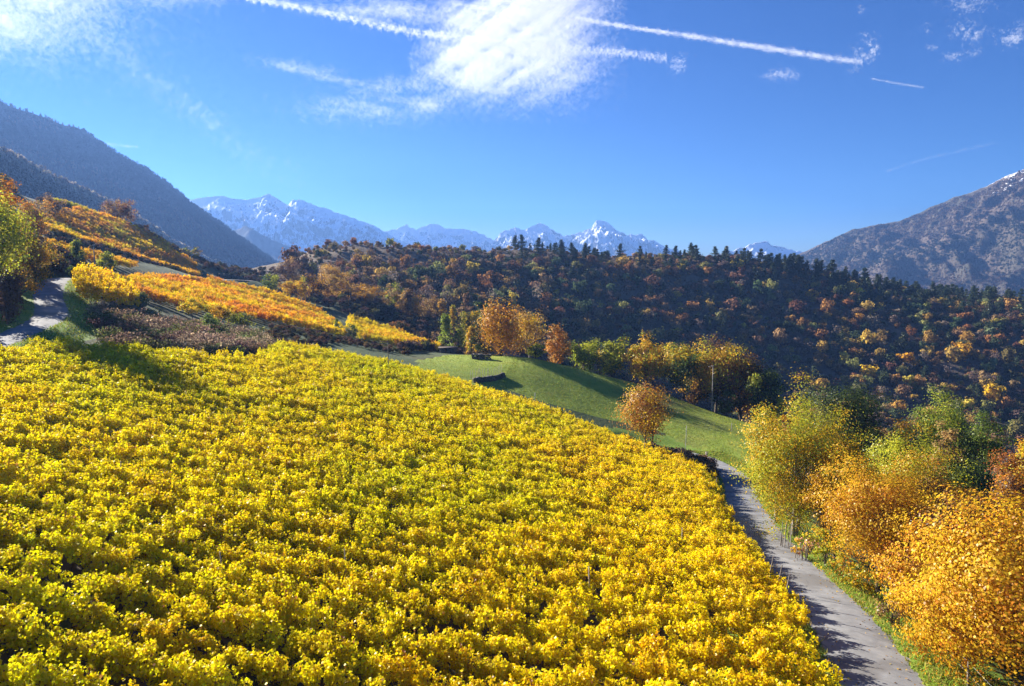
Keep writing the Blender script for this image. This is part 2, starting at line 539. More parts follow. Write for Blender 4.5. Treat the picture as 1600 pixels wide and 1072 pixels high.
MEADOW = [tuple(at(*t)[:2]) for t in [(770, 612, 106), (790, 570, 114), (800, 562, 126), (860, 556, 134), (930, 572, 136), (1020, 596, 134), (1110, 630, 128),
          (1190, 660, 121), (1230, 680, 112), (1200, 712, 94)]] + [(31, 88), (27, 96), (22, 103), (14, 104), (4, 104)]
LAWN = [tuple(at(*t)[:2]) for t in [(640, 568, 100), (655, 560, 116), (700, 555, 130), (775, 560, 134), (812, 566, 128), (800, 600, 108), (770, 616, 101), (740, 606, 100), (690, 590, 98)]]
vd1 = near_line(CX[:, 0], CX[:, 1], ROAD)[0]
vd2 = near_line(CX[:, 0], CX[:, 1], ROAD2)[0]
SOIL = [(-14, 6), (-26, 20), (-47, 56), (-42, 61), (-34, 63.5), (-27, 73), (-30, 90), (-17, 95), (-4, 93), (8, 91), (17, 85), (23.5, 79), (24, 70), (19, 55), (16, 44), (14, 30), (11, 14), (4, 6)]
cls = np.zeros(len(CX), int)
cls[inside(CX[:, 0], CX[:, 1], SOIL)] = 1
cls[inside(CX[:, 0], CX[:, 1], MEADOW) | inside(CX[:, 0], CX[:, 1], LAWN)] = 2
cls[((vd1 < 6.5) | ((vd2 < 5.5) & (CX[:, 0] > -70))) & (cls != 2)] = 3
cls[(CX[:, 1] > 205) & (CX[:, 0] > -120 + 0 * CX[:, 1]) & (CX[:, 1] < 640) & (CX[:, 0] < 500) & (CX[:, 1] > 205 + np.maximum(0, -CX[:, 0]) * .55)] = 4
for k, (nm, mt) in enumerate([('ground', 'ground'), ('vineyard_soil', 'soil'), ('meadow', 'meadow'), ('grass_verge', 'verge'), ('hill', 'hill')]):
    q = QG[cls == k]
    u, inv = np.unique(q, return_inverse=True)
    o = link(nm, mesh_np(nm, VG[u], inv.reshape(-1, 4), M[mt], smooth=True))
    o['kind'] = 'structure'

def strip(name, line, hw, mat, lift=0.0, edge=0.3):
    n = 5
    t = np.gradient(line, axis=0)
    t /= np.linalg.norm(t, axis=1)[:, None]
    nrm = np.c_[-t[:, 1], t[:, 0]]
    zc = spline(line[:, 0], line[:, 1]) + lift
    V = []
    for i in range(len(line)):
        for k in range(n):
            f = k / (n - 1) * 2 - 1
            jit = (fbm(np.array([i * .35]), np.array([f * 3.0]), 2, 5)[0] - .5) * edge * 4 if abs(f) == 1 else 0
            p = line[i] + nrm[i] * (f * hw + math.copysign(jit, f) * (1 if f else 0))
            V.append((p[0], p[1], zc[i] + .03 * (1 - f * f) - (0.09 if abs(f) == 1 else 0)))
    Q = [(i * n + k, i * n + k + 1, (i + 1) * n + k + 1, (i + 1) * n + k) for i in range(len(line) - 1) for k in range(n - 1)]
    o = link(name, mesh_np(name, np.array(V), np.array(Q), mat, smooth=True))
    o['kind'] = 'structure'
    return o
strip('road', smooth_line(ROAD, 4), 1.8, M['asphalt'])
strip('road', smooth_line(ROAD2, 4), 1.75, M['asphalt'])
strip('path', smooth_line(TRACK, 3), 1.3, M['gravel'])

# ------------------------------------------------------------------ setting: mountains
def mountain(name, crest, face, length, base, amp, scale, mat, nu=240, nv=90, back=0.35, crag=0.0, seed=0, power=0.9, fine=0.25):
    """a massif: crest line through (px, py, depth) points, a front slope falling along `face`, and a back slope"""
    c = np.array([at(*t) for t in crest])
    t = np.linspace(0, 1, len(c))
    u = np.linspace(0, 1, nu)
    seg = np.r_[0, np.cumsum(np.hypot(np.diff(c[:, 0]), np.diff(c[:, 2]) * 2))]
    seg /= seg[-1]
    C3 = np.stack([np.interp(u, seg, c[:, k]) for k in range(3)], -1)
    v = np.r_[np.linspace(-1, 0, 14)[:-1] ** 1 , np.linspace(0, 1, nv) ** 1.5]
    f = np.array(face, float)
    f /= np.linalg.norm(f)
    U, Vv = np.meshgrid(np.arange(nu), v)
    w2 = np.clip(np.abs(v) * 30, .25, 1)[:, None]
    P = C3[U]
    L = np.where(Vv < 0, length * back, length)
    X = P[..., 0] + f[0] * Vv * L
    Y = P[..., 1] + f[1] * Vv * L
    drop = np.abs(Vv) ** power
    Zm = P[..., 2] * (1 - drop) + base * drop
    w = np.clip(np.abs(Vv) * 7, 0, 1)
    r = ridged(X / scale, Y / scale, 6, seed)
    e = ridged(X / scale * 4.3, Y / scale * 4.3, 4, seed + 40)
    Zm = Zm + ((r - .72) * amp + (e - .72) * amp * fine) * w * (1 - .6 * np.abs(Vv))
    Zm = Zm + crag * (fbm(X / scale * 9, Y / scale * 9, 4, seed + 9) - .5) * 2 * (1 - w * .5)
    Zm = Zm + (ridged(X / scale * 13, Y / scale * 13, 3, seed + 70) - .72) * amp * fine * .45 * w2
    V = np.stack([X, Y, Zm], -1).reshape(-1, 3)
    m = len(v)
    i2, j2 = np.meshgrid(np.arange(nu - 1), np.arange(m - 1))
    q = (j2 * nu + i2).ravel()
    Q = np.stack([q, q + nu, q + nu + 1, q + 1], -1)
    o = link(name, mesh_np(name, V, Q, mat, smooth=True))
    o['kind'] = 'structure'
    return V.reshape(m, nu, 3)

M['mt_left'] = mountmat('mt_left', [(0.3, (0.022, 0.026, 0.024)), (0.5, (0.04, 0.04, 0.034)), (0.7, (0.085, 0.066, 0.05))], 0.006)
M['mt_right'] = mountmat('mt_right', [(0.3, (0.04, 0.05, 0.035)), (0.48, (0.075, 0.062, 0.046)), (0.6, (0.11, 0.082, 0.062)), (0.75, (0.16, 0.12, 0.085))], 0.003,
                         snow=(180, 240, 0.7, 0.014))
M['mt_snow'] = mountmat('mt_snow', [(0.3, (0.025, 0.028, 0.032)), (0.6, (0.075, 0.075, 0.075))], 0.004, snow=(-20, 250, 0.58, 0.010), bscale=0.016, bdist=15)
M['mt_far'] = mountmat('mt_far', [(0.3, (0.03, 0.03, 0.035)), (0.6, (0.08, 0.08, 0.08))], 0.0015, snow=(-20, 200, 0.56, 0.011), bscale=0.011, bdist=20)
M['mt_spur'] = mountmat('mt_spur', [(0.3, (0.03, 0.03, 0.026)), (0.5, (0.06, 0.05, 0.04)), (0.7, (0.13, 0.10, 0.07))], 0.012)

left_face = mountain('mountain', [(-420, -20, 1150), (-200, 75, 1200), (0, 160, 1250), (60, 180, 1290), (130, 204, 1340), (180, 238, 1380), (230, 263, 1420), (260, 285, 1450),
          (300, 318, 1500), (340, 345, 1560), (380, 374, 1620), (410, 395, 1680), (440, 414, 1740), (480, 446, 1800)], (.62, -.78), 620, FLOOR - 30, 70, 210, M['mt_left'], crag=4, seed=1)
spur_face = mountain('mountain', [(-200, 150, 520), (-80, 202, 560), (0, 234, 600), (60, 264, 640), (120, 293, 690), (180, 321, 740), (230, 350, 790), (270, 379, 840), (320, 404, 890),
          (380, 425, 960), (440, 440, 1000)], (.72, -.7), 330, FLOOR - 20, 22, 90, M['mt_spur'], nu=160, nv=50, crag=2, seed=5)
right_face = mountain('mountain', [(1180, 430, 2029), (1255, 394, 1994), (1290, 379, 1959), (1330, 359, 1924), (1370, 350, 1889), (1402, 346, 1854), (1440, 331, 1819), (1480, 313, 1785),
          (1510, 303, 1750), (1542, 291, 1715), (1580, 272, 1680), (1640, 243, 1610), (1750, 205, 1540), (1950, 170, 1470)], (-.35, -.94), 950, FLOOR - 30, 300, 460, M['mt_right'], nu=360, nv=160, crag=4, seed=12, fine=.22)
low_face = mountain('mountain', [(1420, 470, 1500), (1500, 447, 1480), (1545, 433, 1450), (1575, 418, 1420), (1610, 403, 1400), (1700, 360, 1350), (1850, 310, 1300)], (-.45, -.89), 500,
         FLOOR - 30, 50, 160, M['mt_spur'], nu=120, nv=50, crag=3, seed=15)
mountain('mountain', [(340, 372, 2232), (385, 352, 2170), (405, 364, 2139), (430, 377, 2108), (470, 391, 2077), (505, 402, 2046), (560, 425, 1984)], (.5, -.86), 560,
         FLOOR - 30, 75, 220, M['mt_left'], nu=120, nv=50, crag=4, seed=19)
mountain('mountain', [(230, 330, 3000), (300, 312, 3000), (325, 309, 3000), (345, 306, 3000), (372, 311, 3025), (392, 312, 3025), (408, 307, 3025), (421, 301, 3025), (436, 311, 3025),
          (450, 319, 3025), (455, 312, 3025), (462, 309, 3025), (480, 316, 3025), (510, 326, 3025), (540, 336, 3025), (580, 350, 3025), (615, 370, 3000), (650, 390, 3000), (720, 420, 2950)],
         (.15, -1), 950, FLOOR - 80, 210, 310, M['mt_snow'], nu=520, nv=170, crag=9, fine=.38, seed=22, power=.8)
mountain('mountain', [(560, 368, 4312), (600, 360, 4312), (625, 354, 4312), (634, 350, 4312), (650, 360, 4356), (664, 354, 4356), (672, 349, 4356), (690, 354, 4356), (712, 357, 4356), (735, 360, 4356),
          (760, 369, 4356), (772, 377, 4356), (782, 364, 4356), (805, 356, 4356), (818, 359, 4356), (845, 348, 4356), (862, 357, 4356), (880, 368, 4356), (898, 364, 4356), (925, 357, 4356),
          (932, 346, 4356), (945, 345, 4356), (962, 357, 4356), (980, 368, 4356), (1002, 364, 4356), (1012, 373, 4356), (1035, 384, 4356), (1080, 400, 4356)],
         (.05, -1), 1150, FLOOR - 80, 246, 334, M['mt_far'], nu=620, nv=130, crag=17, fine=.5, seed=31, power=.75)
mountain('mountain', [(1110, 400, 4312), (1160, 386, 4312), (1180, 379, 4312), (1195, 377, 4312), (1215, 386, 4312), (1240, 390, 4312), (1300, 410, 4312)], (-.1, -1), 970, FLOOR - 80, 176, 308,
         M['mt_far'], nu=120, nv=60, crag=15, seed=37, power=.75)

# ------------------------------------------------------------------ plant builders
def leaves(P, N, size, col, rng, wid=0.75, fold=0.18):
    """one folded diamond leaf per point; returns V, Q, tint"""
    n = len(P)
    N = N / (np.linalg.norm(N, axis=1)[:, None] + 1e-9)
    R = rng.normal(size=(n, 3))
    A = np.cross(N, R); A /= np.linalg.norm(A, axis=1)[:, None] + 1e-9
    B = np.cross(N, A)
    s = np.asarray(size).reshape(-1, 1) * rng.uniform(.7, 1.3, (n, 1))
    V = np.stack([P - A * s * .5, P + B * s * .5 * wid + N * s * fold, P + A * s * .5, P - B * s * .5 * wid + N * s * fold], 1).reshape(-1, 3)
    Q = np.arange(4 * n).reshape(-1, 4)
    return V, Q, np.repeat(col, 4, axis=0)

def palette(rng, n, cols, wts=None, field=None, jit=0.16):
    """leaf colours: picked from a list, by weights or by a 0..1 field along the list, with a little spread"""
    cols = np.array(cols, float)
    if field is not None:
        f = np.clip(field + rng.normal(0, .16, n), 0, .9999) * len(cols)
        idx = f.astype(int)
    else:
        idx = rng.choice(len(cols), n, p=wts)
    return np.clip(cols[idx] * np.exp(rng.normal(0, jit, (n, 1))) * np.exp(rng.normal(0, jit * .35, (n, 3))), 0, .9)

def crown_points(rng, R, nclump, per, cr, style='round', gaps=0.0):
    """clump centres through an uneven crown volume and leaf points round them (crown centre at the origin)"""
    d = rng.normal(size=(nclump, 3)); d /= np.linalg.norm(d, axis=1)[:, None]
    if style == 'spire':
        h = rng.uniform(0, 1, nclump) ** .8
        rad = (1 - h) ** .75 * (.35 + .65 * rng.uniform(0, 1, nclump) ** .5) + .03
        a = rng.uniform(0, 2 * math.pi, nclump)
        C = np.c_[np.cos(a) * rad, np.sin(a) * rad, h * 2 - 1]
    else:
        lump = .74 + .52 * fbm(np.arctan2(d[:, 1], d[:, 0]) * 1.5 + 9, d[:, 2] * 2.2 + rng.uniform(0, 50), 2, int(rng.integers(999)))
        rr = (.25 + .75 * rng.uniform(0, 1, nclump) ** .45) * lump
        C = d * rr[:, None]
        if nclump >= 45 and style != 'weeping':          # gather the clumps into lobes of unlike size
            nl = max(6, nclump // 9)
            dl = rng.normal(size=(nl, 3)); dl /= np.linalg.norm(dl, axis=1)[:, None]
            dl[:, 2] = np.linspace(-.8, .95, nl)
            a = np.arange(nl) * 2.4 + rng.uniform(0, 6)
            h = np.sqrt(1 - dl[:, 2] ** 2 * .9)
            dl[:, 0], dl[:, 1] = np.cos(a) * h, np.sin(a) * h
            Lc = dl * rng.uniform(.5, .95, nl)[:, None]
            sp = rng.uniform(.16, .36, nl)
            own = rng.choice(nl, nclump, p=sp ** 2 / (sp ** 2).sum())
            q = rng.normal(size=(nclump, 3)); q /= np.linalg.norm(q, axis=1)[:, None]
            C2 = Lc[own] + q * (sp[own] * rng.uniform(.5, 1.25, nclump))[:, None]
            C = np.where((rng.uniform(0, 1, nclump) < .84)[:, None], C2, C)
            ns = max(4, nclump // 11)
            sd = rng.normal(size=(ns, 3)) + [0, 0, .35]; sd /= np.linalg.norm(sd, axis=1)[:, None]
            k = 0
            for q in range(ns):
                for t in np.linspace(.72, rng.uniform(1.0, 1.38), 3):
                    if k < nclump: C[nclump - 1 - k] = sd[q] * t + rng.normal(0, .03, 3)
                    k += 1
        if style == 'umbrella':
            C[:, 2] = np.where(C[:, 2] < -.2, -.2 + (C[:, 2] + .2) * .45, C[:, 2])
        if style == 'weeping':
            C[:, 2] *= 1.0
    C = C * np.array(R)
    k = np.repeat(np.arange(nclump), per)
    off = rng.normal(size=(len(k), 3)) * cr * np.array([1, 1, .72])
    if style == 'weeping':
        t = rng.uniform(0, 1, len(k))
        off = np.c_[rng.normal(0, cr * .5, (len(k), 2)) , -t * cr * 4.0 + cr]
    P = C[k] + off
    N = off * .8 / max(cr, 1e-6) + C[k] / np.array(R) * 1.3 + rng.normal(0, .62, off.shape) + [0, 0, .25]
    return C, P, N, k

def branches(geo, rng, C, base, top, r0, n_limb, twig=0):
    """tapered trunk with limbs reaching into the clumps"""
    base, top = np.array(base, float), np.array(top, float)
    bend = rng.normal(0, .05, 3) * np.linalg.norm(top - base)
    t = np.linspace(0, 1, 8)[:, None]
    T = base + (top - base) * t + np.sin(t * math.pi) * bend * [1, 1, 0]
    geo.tube(T, r0 * (1 - .82 * t[:, 0]) + r0 * .35 * np.exp(-t[:, 0] * 14), 8)
    idx = rng.permutation(len(C))[:n_limb + twig]
    for q, i in enumerate(idx):
        c = C[i]
        f = np.clip((c[2] - base[2]) / (top[2] - base[2] + 1e-6) * .75 - .12, .18, .92)
        s = base + (top - base) * f + math.sin(f * math.pi) * bend * [1, 1, 0]
        big = q < n_limb
        tt = np.linspace(0, 1, 5 if big else 4)[:, None]
        mid = (s + c) / 2 + np.array([0, 0, .12]) * np.linalg.norm(c - s) * rng.uniform(-.6, .8)
        L = (1 - tt) ** 2 * s + 2 * tt * (1 - tt) * mid + tt ** 2 * c
        r = r0 * (.46 if big else .28) * (1 - .6 * f)
        geo.tube(L, r * (1 - .85 * tt[:, 0]), 5 if big else 3, cap=False)

TREES = 0
def tree(name, label, px, d, top_py, w_px, cols, style='round', leaf=.16, lai=4.0, low=.28, nclump=90, cr=.38, field=True, group=None, bark='bark',
         twig=50, limbs=14, cat='tree', trunks=1, depth=.9, r0=None, wts=None, base=None, dx=0, whole=(1, 1, 1)):
    """a single tree: its foot on the ground d metres ahead in column px, its top at row top_py, w_px wide in the photograph"""
    global TREES
    TREES += 1
    rng = np.random.default_rng(1000 + TREES)
    g = ground(px, d) if base is None else np.array(base)
    topz = at(px, top_py, d)[2]
    H = max(topz - g[2], .6)
    rx = w_px * d / F / 2
    zlo = H * low
    rz = (H - zlo) / 2
    cz = zlo + rz
    R = np.array([rx, rx * depth, rz]) * .86
    area = math.pi * rx * rz
    per = int(max(4, lai * area / (.5 * leaf * leaf * .75) / nclump))
    C, P, N, k = crown_points(rng, R, nclump, per, cr * min(rx, rz) * .42, style)
    C = C + [dx, 0, cz]
    P = P + [dx, 0, cz]
    kk = P[:, 2] > .12
    P, N, k = P[kk], N[kk], k[kk]
    fld = None
    if field:
        fld = fbm(P[:, 0] / rx * 1.3 + 40, P[:, 2] / rz * 1.3 + 40 + P[:, 1] / rx, 2, TREES) * 1.7 - .35 + rng.normal(0, .1, nclump)[k]
    col = palette(rng, len(P), cols, wts, fld)
    V, Q, tint = leaves(P, N, np.full(len(P), leaf), col, rng)
    t = thing(name, label, cat, g, 0, group)
    geo = Geo()
    r0 = r0 or max(.05, .022 * H)
    for s in range(trunks):
        a = s * 2 * math.pi / trunks + 1
        o = np.array([math.cos(a), math.sin(a), 0]) * (.25 * (trunks > 1))
        sel = C if trunks == 1 else C[s::trunks]
        branches(geo, rng, sel, o + [0, 0, -.4], o * rx * 1.2 + [dx * .8, 0, cz + rz * .55], r0 * (1 if trunks == 1 else .7), max(3, limbs // trunks), twig // trunks)
    link('trunk', geo.mesh('trunk', M[bark], True), t)
    c = link('crown', mesh_np('crown', V, Q, M['leaf'], tint), t)
    c['leaf_colour'] = list(map(float, whole))
    return t

# instancing of what nobody could count: one object, points carrying scale, turn, colour and which plant to use
def scatter(name, P, sources, rng, scale, turn, colour, label, tilt=None):
    n = len(P)
    me = bpy.data.meshes.new(name)
    me.vertices.add(n)
    me.vertices.foreach_set('co', np.asarray(P, np.float32).ravel())
    a = me.attributes.new('size', 'FLOAT_VECTOR', 'POINT')
    sc3 = np.asarray(scale, np.float32)
    if sc3.ndim == 1: sc3 = np.repeat(sc3[:, None], 3, 1)
    a.data.foreach_set('vector', np.ascontiguousarray(sc3).ravel())
    a = me.attributes.new('turn', 'FLOAT_VECTOR', 'POINT')
    tv = np.zeros((n, 3), np.float32); tv[:, 2] = turn
    if tilt is not None: tv[:, :2] = tilt
    a.data.foreach_set('vector', tv.ravel())
    a = me.attributes.new('leaf_colour', 'FLOAT_COLOR', 'POINT')
    cv = np.ones((n, 4), np.float32); cv[:, :3] = colour
    a.data.foreach_set('color', cv.ravel())
    a = me.attributes.new('pick', 'INT', 'POINT')
    a.data.foreach_set('value', rng.integers(0, len(sources), n).astype(np.int32))
    o = link(name, me)
    tag(o, label, None, None, 'stuff')
    g = bpy.data.node_groups.new(name, 'GeometryNodeTree')
    g.interface.new_socket('Geometry', in_out='INPUT', socket_type='NodeSocketGeometry')
    g.interface.new_socket('Geometry', in_out='OUTPUT', socket_type='NodeSocketGeometry')
    N, L = g.nodes, g.links
    gi, go, jn = N.new('NodeGroupInput'), N.new('NodeGroupOutput'), N.new('GeometryNodeJoinGeometry')
    def named(nm, dt):
        q = N.new('GeometryNodeInputNamedAttribute'); q.data_type = dt; q.inputs['Name'].default_value = nm
        return q.outputs[0]
    sz, tn, pk = named('size', 'FLOAT_VECTOR'), named('turn', 'FLOAT_VECTOR'), named('pick', 'INT')
    for i, s in enumerate(sources):
        oi = N.new('GeometryNodeObjectInfo'); oi.inputs['Object'].default_value = s; oi.inputs['As Instance'].default_value = True
        cm = N.new('FunctionNodeCompare'); cm.data_type = 'INT'; cm.operation = 'EQUAL'
        L.new(pk, cm.inputs[2]); cm.inputs[3].default_value = i
        ip = N.new('GeometryNodeInstanceOnPoints')
        L.new(gi.outputs[0], ip.inputs['Points']); L.new(cm.outputs[0], ip.inputs['Selection']); L.new(oi.outputs['Geometry'], ip.inputs['Instance'])
        L.new(tn, ip.inputs['Rotation']); L.new(sz, ip.inputs['Scale'])
        L.new(ip.outputs[0], jn.inputs[0])
    L.new(jn.outputs[0], go.inputs[0])
    o.modifiers.new('plants', 'NODES').node_group = g
    return o

# ------------------------------------------------------------------ foreground vineyard
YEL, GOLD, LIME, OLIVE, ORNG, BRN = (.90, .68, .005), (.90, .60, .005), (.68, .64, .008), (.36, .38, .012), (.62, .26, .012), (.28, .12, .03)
def vine_meshes(rng, q):
    nb = 17
    C = np.c_[np.linspace(-.66, .66, nb) + rng.normal(0, .1, nb), rng.normal(0, .27, nb), rng.uniform(.7, 1.72, nb) + (rng.uniform(0, 1, nb) < .12) * .2]
    rb = rng.uniform(.16, .32, nb)
    per = 58
    k = np.repeat(np.arange(nb), per)
    d = rng.normal(size=(len(k), 3)); d /= np.linalg.norm(d, axis=1)[:, None]
    P = C[k] + d * (rb[k] * rng.uniform(.55, 1.05, len(k)) ** .6)[:, None]
    nS = 8                                       # shoots that stand out of the hedge
    for s in range(nS):
        a = C[rng.integers(nb)] + [rng.normal(0, .1), rng.normal(0, .15), .15]
        tdir = np.array([rng.normal(0, .35), rng.normal(0, .35), .7])
        tt = np.linspace(0, .55, 8)[:, None]
        P = np.vstack([P, a + tdir * tt + rng.normal(0, .04, (8, 3))])
        d = np.vstack([d, np.tile(tdir, (8, 1)) + rng.normal(0, .4, (8, 3))])
    N = d * .9 + rng.normal(0, .6, P.shape) + [0, 0, .15]
    kk = P[:, 2] > .3
    P, N = P[kk], N[kk]
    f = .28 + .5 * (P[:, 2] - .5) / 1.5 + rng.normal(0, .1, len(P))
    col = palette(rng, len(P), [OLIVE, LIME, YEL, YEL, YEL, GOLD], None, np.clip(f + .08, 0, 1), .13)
    sp = rng.uniform(0, 1, len(P)) < .025
    col[sp] = np.array(BRN)
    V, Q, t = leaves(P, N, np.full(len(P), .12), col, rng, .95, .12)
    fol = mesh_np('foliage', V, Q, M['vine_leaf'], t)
    g = Geo()
    tt = np.linspace(0, 1, 6)[:, None]
    g.tube(np.c_[np.sin(tt * 5 + q) * .05, np.cos(tt * 4 + q) * .05 - .05, tt * .95 - .15], .045 - .02 * tt[:, 0], 5)
    for s in (-1, 1):
        g.tube(np.c_[tt * .62 * s, np.sin(tt * 6 + q) * .04, .8 + .1 * np.sin(tt * 3)], .022 - .012 * tt[:, 0], 4)
    for i in range(6):
        x = rng.uniform(-.6, .6)
        g.tube([(x, 0, .85), (x + rng.normal(0, .08), rng.normal(0, .12), 1.25), (x + rng.normal(0, .15), rng.normal(0, .2), 1.7)], [.008, .007, .004], 3, cap=False)
    return fol, g.mesh('trunk', M['vine_wood'], True)
vr = np.random.default_rng(3)
VINE = [vine_meshes(vr, q) for q in range(9)]
ROWA = math.radians(-7)
def rows(poly, spacing, step, ang, rng, miss=.035):
    poly = np.array(poly)
    ca, sa = math.cos(ang), math.sin(ang)
    c0 = poly.mean(0)
    R = 130
    out = []
    for v in np.arange(-R, R, spacing):
        u = np.arange(-R, R, step) + rng.uniform(0, step)
        x = c0[0] + u * ca - (v + .25 * np.sin(u / 9 + v * .3)) * sa + rng.normal(0, .07, len(u))
        y = c0[1] + u * sa + (v + .25 * np.sin(u / 9 + v * .3)) * ca + rng.normal(0, .07, len(u))
        k = inside(x, y, poly) & (rng.uniform(0, 1, len(u)) > miss)
        out.append(np.c_[x[k], y[k]])
    P = np.vstack(out)
    return np.c_[P, height(P[:, 0], P[:, 1])]
VP = rows(SOIL, 1.56, .72, ROWA, vr)
VS = .77                                     # size of these vines against the modelled one
dr = near_line(VP[:, 0], VP[:, 1], ROAD)[0]
d2 = near_line(VP[:, 0], VP[:, 1], ROAD2)[0]
VP = VP[(dr > 2.45) & (d2 > 4.2)]
dr = near_line(VP[:, 0], VP[:, 1], ROAD)[0]
low_edge = np.where(dr < 4.2, .94, 1.0)      # outermost vines kept lower to shorten their shadows on the road
vx, vy = pix(VP + [0, 0, 1.2])
inview = (vx > -30) & (vx < 1640) & (vy > 380) & (vy < 1095)
dist = np.linalg.norm(VP, axis=1)
order = np.argsort(np.where(inview, dist, 1e6))
near_i, rest_i = order[:300], order[300:]
VINES = 'grapevines of the yellow vineyard nearest the viewer'
def vine_colour(p, rng):
    """left and low the field is greener, right and high it is more golden"""
    g = sstep(-14, 10, p[:, 0] + .12 * (p[:, 1] - 25)) + rng.normal(0, .22, len(p))
    g = np.clip(g, 0, 1.2)[:, None]
    return np.array([.90, .96, 1.0]) * (1 - g) + np.array([.99, 1.0, .8]) * g
vcol = vine_colour(VP, vr)
VINE_SRC = []
for n_, i in enumerate(near_i):
    q = n_ % 9
    warm = vcol[i, 0] / vcol[i, 1]
    zone = ['at the left edge of the photo', 'a little in from the left edge', 'left of the middle', 'in the middle', 'right of the middle', 'towards the road', 'beside the road'][int(np.clip(vx[i] // 215, 0, 6))]
    dep = 'in the lowest rows' if vy[i] > 985 else ('in the low rows' if vy[i] > 890 else 'in the middle rows')
    hue = 'golden yellow grapevine' if warm > 1.02 else 'lime tinged yellow grapevine'
    lab, grp = '%s %s %s' % (hue, dep, zone), '%s %s %s' % (hue.replace('grapevine', 'grapevines'), dep, zone)
    t = thing('grapevine', lab, 'vine', VP[i], ROWA + (math.pi if vr.uniform() < .5 else 0) + vr.normal(0, .1), grp)
    s = VS * vr.uniform(.9, 1.12) * low_edge[i]
    t.scale = (s, s * vr.uniform(.9, 1.2), s * vr.uniform(.88, 1.12))
    f = link('foliage', VINE[q][0], t)
    f['leaf_colour'] = [float(v) for v in vcol[i]]
    w = link('trunk', VINE[q][1], t)
    if n_ < 9: VINE_SRC += [f]
s = VS * vr.uniform(.9, 1.12, len(rest_i)) * low_edge[rest_i]
scatter('grapevines', VP[rest_i], VINE_SRC, vr, np.c_[s, s * vr.uniform(.9, 1.2, len(s)), s * vr.uniform(.85, 1.12, len(s))],
        ROWA + vr.normal(0, .1, len(s)) + math.pi * vr.integers(0, 2, len(s)), vcol[rest_i],
        'golden yellow rows of grapevines filling the vineyard slope beyond the front rows')

# ------------------------------------------------------------------ farther vineyard plots
def plot(name, pts, ang, spacing, cols, wts, label, sc=(.85, 1.1), step=1.15, zs=1.0, seed=0):
    rng = np.random.default_rng(50 + seed)
    poly = [tuple(hit(*p)[:2]) if len(p) == 2 else tuple(at(*p)[:2]) for p in pts]
    P = rows(poly, spacing, step, ang, rng, .05)
    n = len(P)
    f = fbm(P[:, 0] / 9 + seed, P[:, 1] / 9, 2, seed) * 1.6 - .3 + rng.normal(0, .12, n)
    c = np.array(cols)[np.clip((f * len(cols)).astype(int), 0, len(cols) - 1)] if wts is None else np.array(cols)[rng.choice(len(cols), n, p=wts)]
    c = c * np.exp(rng.normal(0, .1, (n, 1)))
    s = rng.uniform(*sc, n)
    return scatter(name, P, VINE_SRC, rng, np.c_[s, s, s * zs], ang + rng.normal(0, .12, n) + math.pi * rng.integers(0, 2, n), c, label)
Cy, Cg, Co, Cr = (1.05, .95, 1.0), (.8, .88, 1.2), (1.06, .74, 2.0), (1.04, .60, 4.0)
plot('vine_rows', [(150, 441, 112), (215, 460, 106), (300, 476, 110), (400, 500, 120), (470, 521, 126), (540, 533, 133), (530, 513, 150), (500, 483, 172), (440, 461, 180), (330, 446, 172), (230, 440, 140)],
     math.radians(-28), 2.1, [Cr, Co, Cy, Cy, Co, Cy], None, 'orange and yellow vineyard plot below the bend of the gravel track', seed=1)
plot('vine_rows', [(545, 505, 172), (600, 516, 172), (680, 532, 160), (690, 541, 148), (620, 552, 136), (560, 535, 139), (545, 520, 150)],
     math.radians(-24), 2.1, [Cy, Cy, Co, Cy], None, 'small yellow vineyard plot with an orange patch above the grass bank', seed=2)
plot('vine_rows', [(55, 350, 176), (60, 373, 160), (130, 392, 166), (210, 412, 176), (300, 434, 190), (312, 424, 206), (300, 412, 226), (230, 383, 232), (170, 364, 228), (110, 352, 212)],
     math.radians(-30), 2.1, [Co, Co, Cr, Co, Cy], None, 'broad orange vineyard terrace on the upper left slope', seed=3)
plot('vine_rows', [(85, 337, 226), (80, 346, 214), (110, 352, 216), (165, 362, 230), (190, 364, 238), (110, 341, 234)],
     math.radians(-30), 2.1, [Cg, Cy, Cg], None, 'pale yellow green strip of vines at the top of the terraces', seed=4)
plot('vine_rows', [(58, 378, 142), (115, 398, 146), (172, 416, 152), (215, 428, 158), (212, 437, 150), (150, 432, 138), (100, 415, 132), (58, 396, 130)],
     math.radians(-30), 2.1, [Co, Co, Cy], None, 'narrow orange strip of vines below the broad terrace', seed=5)
plot('vine_rows', [(124, 455, 96), (128, 470, 90), (215, 478, 94), (212, 466, 104), (150, 440, 108), (128, 440, 104)],
     math.radians(-12), 1.9, [Cy], None, 'bright yellow block of tall vines beside the upper road', (1.15, 1.45), seed=6, zs=1.25)

# ------------------------------------------------------------------ trees of the middle distance and the roadside
DG, MG, LG = (.045, .065, .018), (.10, .14, .025), (.20, .26, .03)
GLD, AMB, ORA, RUS, TAN, BRO, PUR = (.62, .40, .02), (.55, .30, .02), (.52, .21, .018), (.26, .09, .025), (.42, .27, .09), (.16, .085, .035), (.13, .08, .07)
YG = (.42, .42, .03)
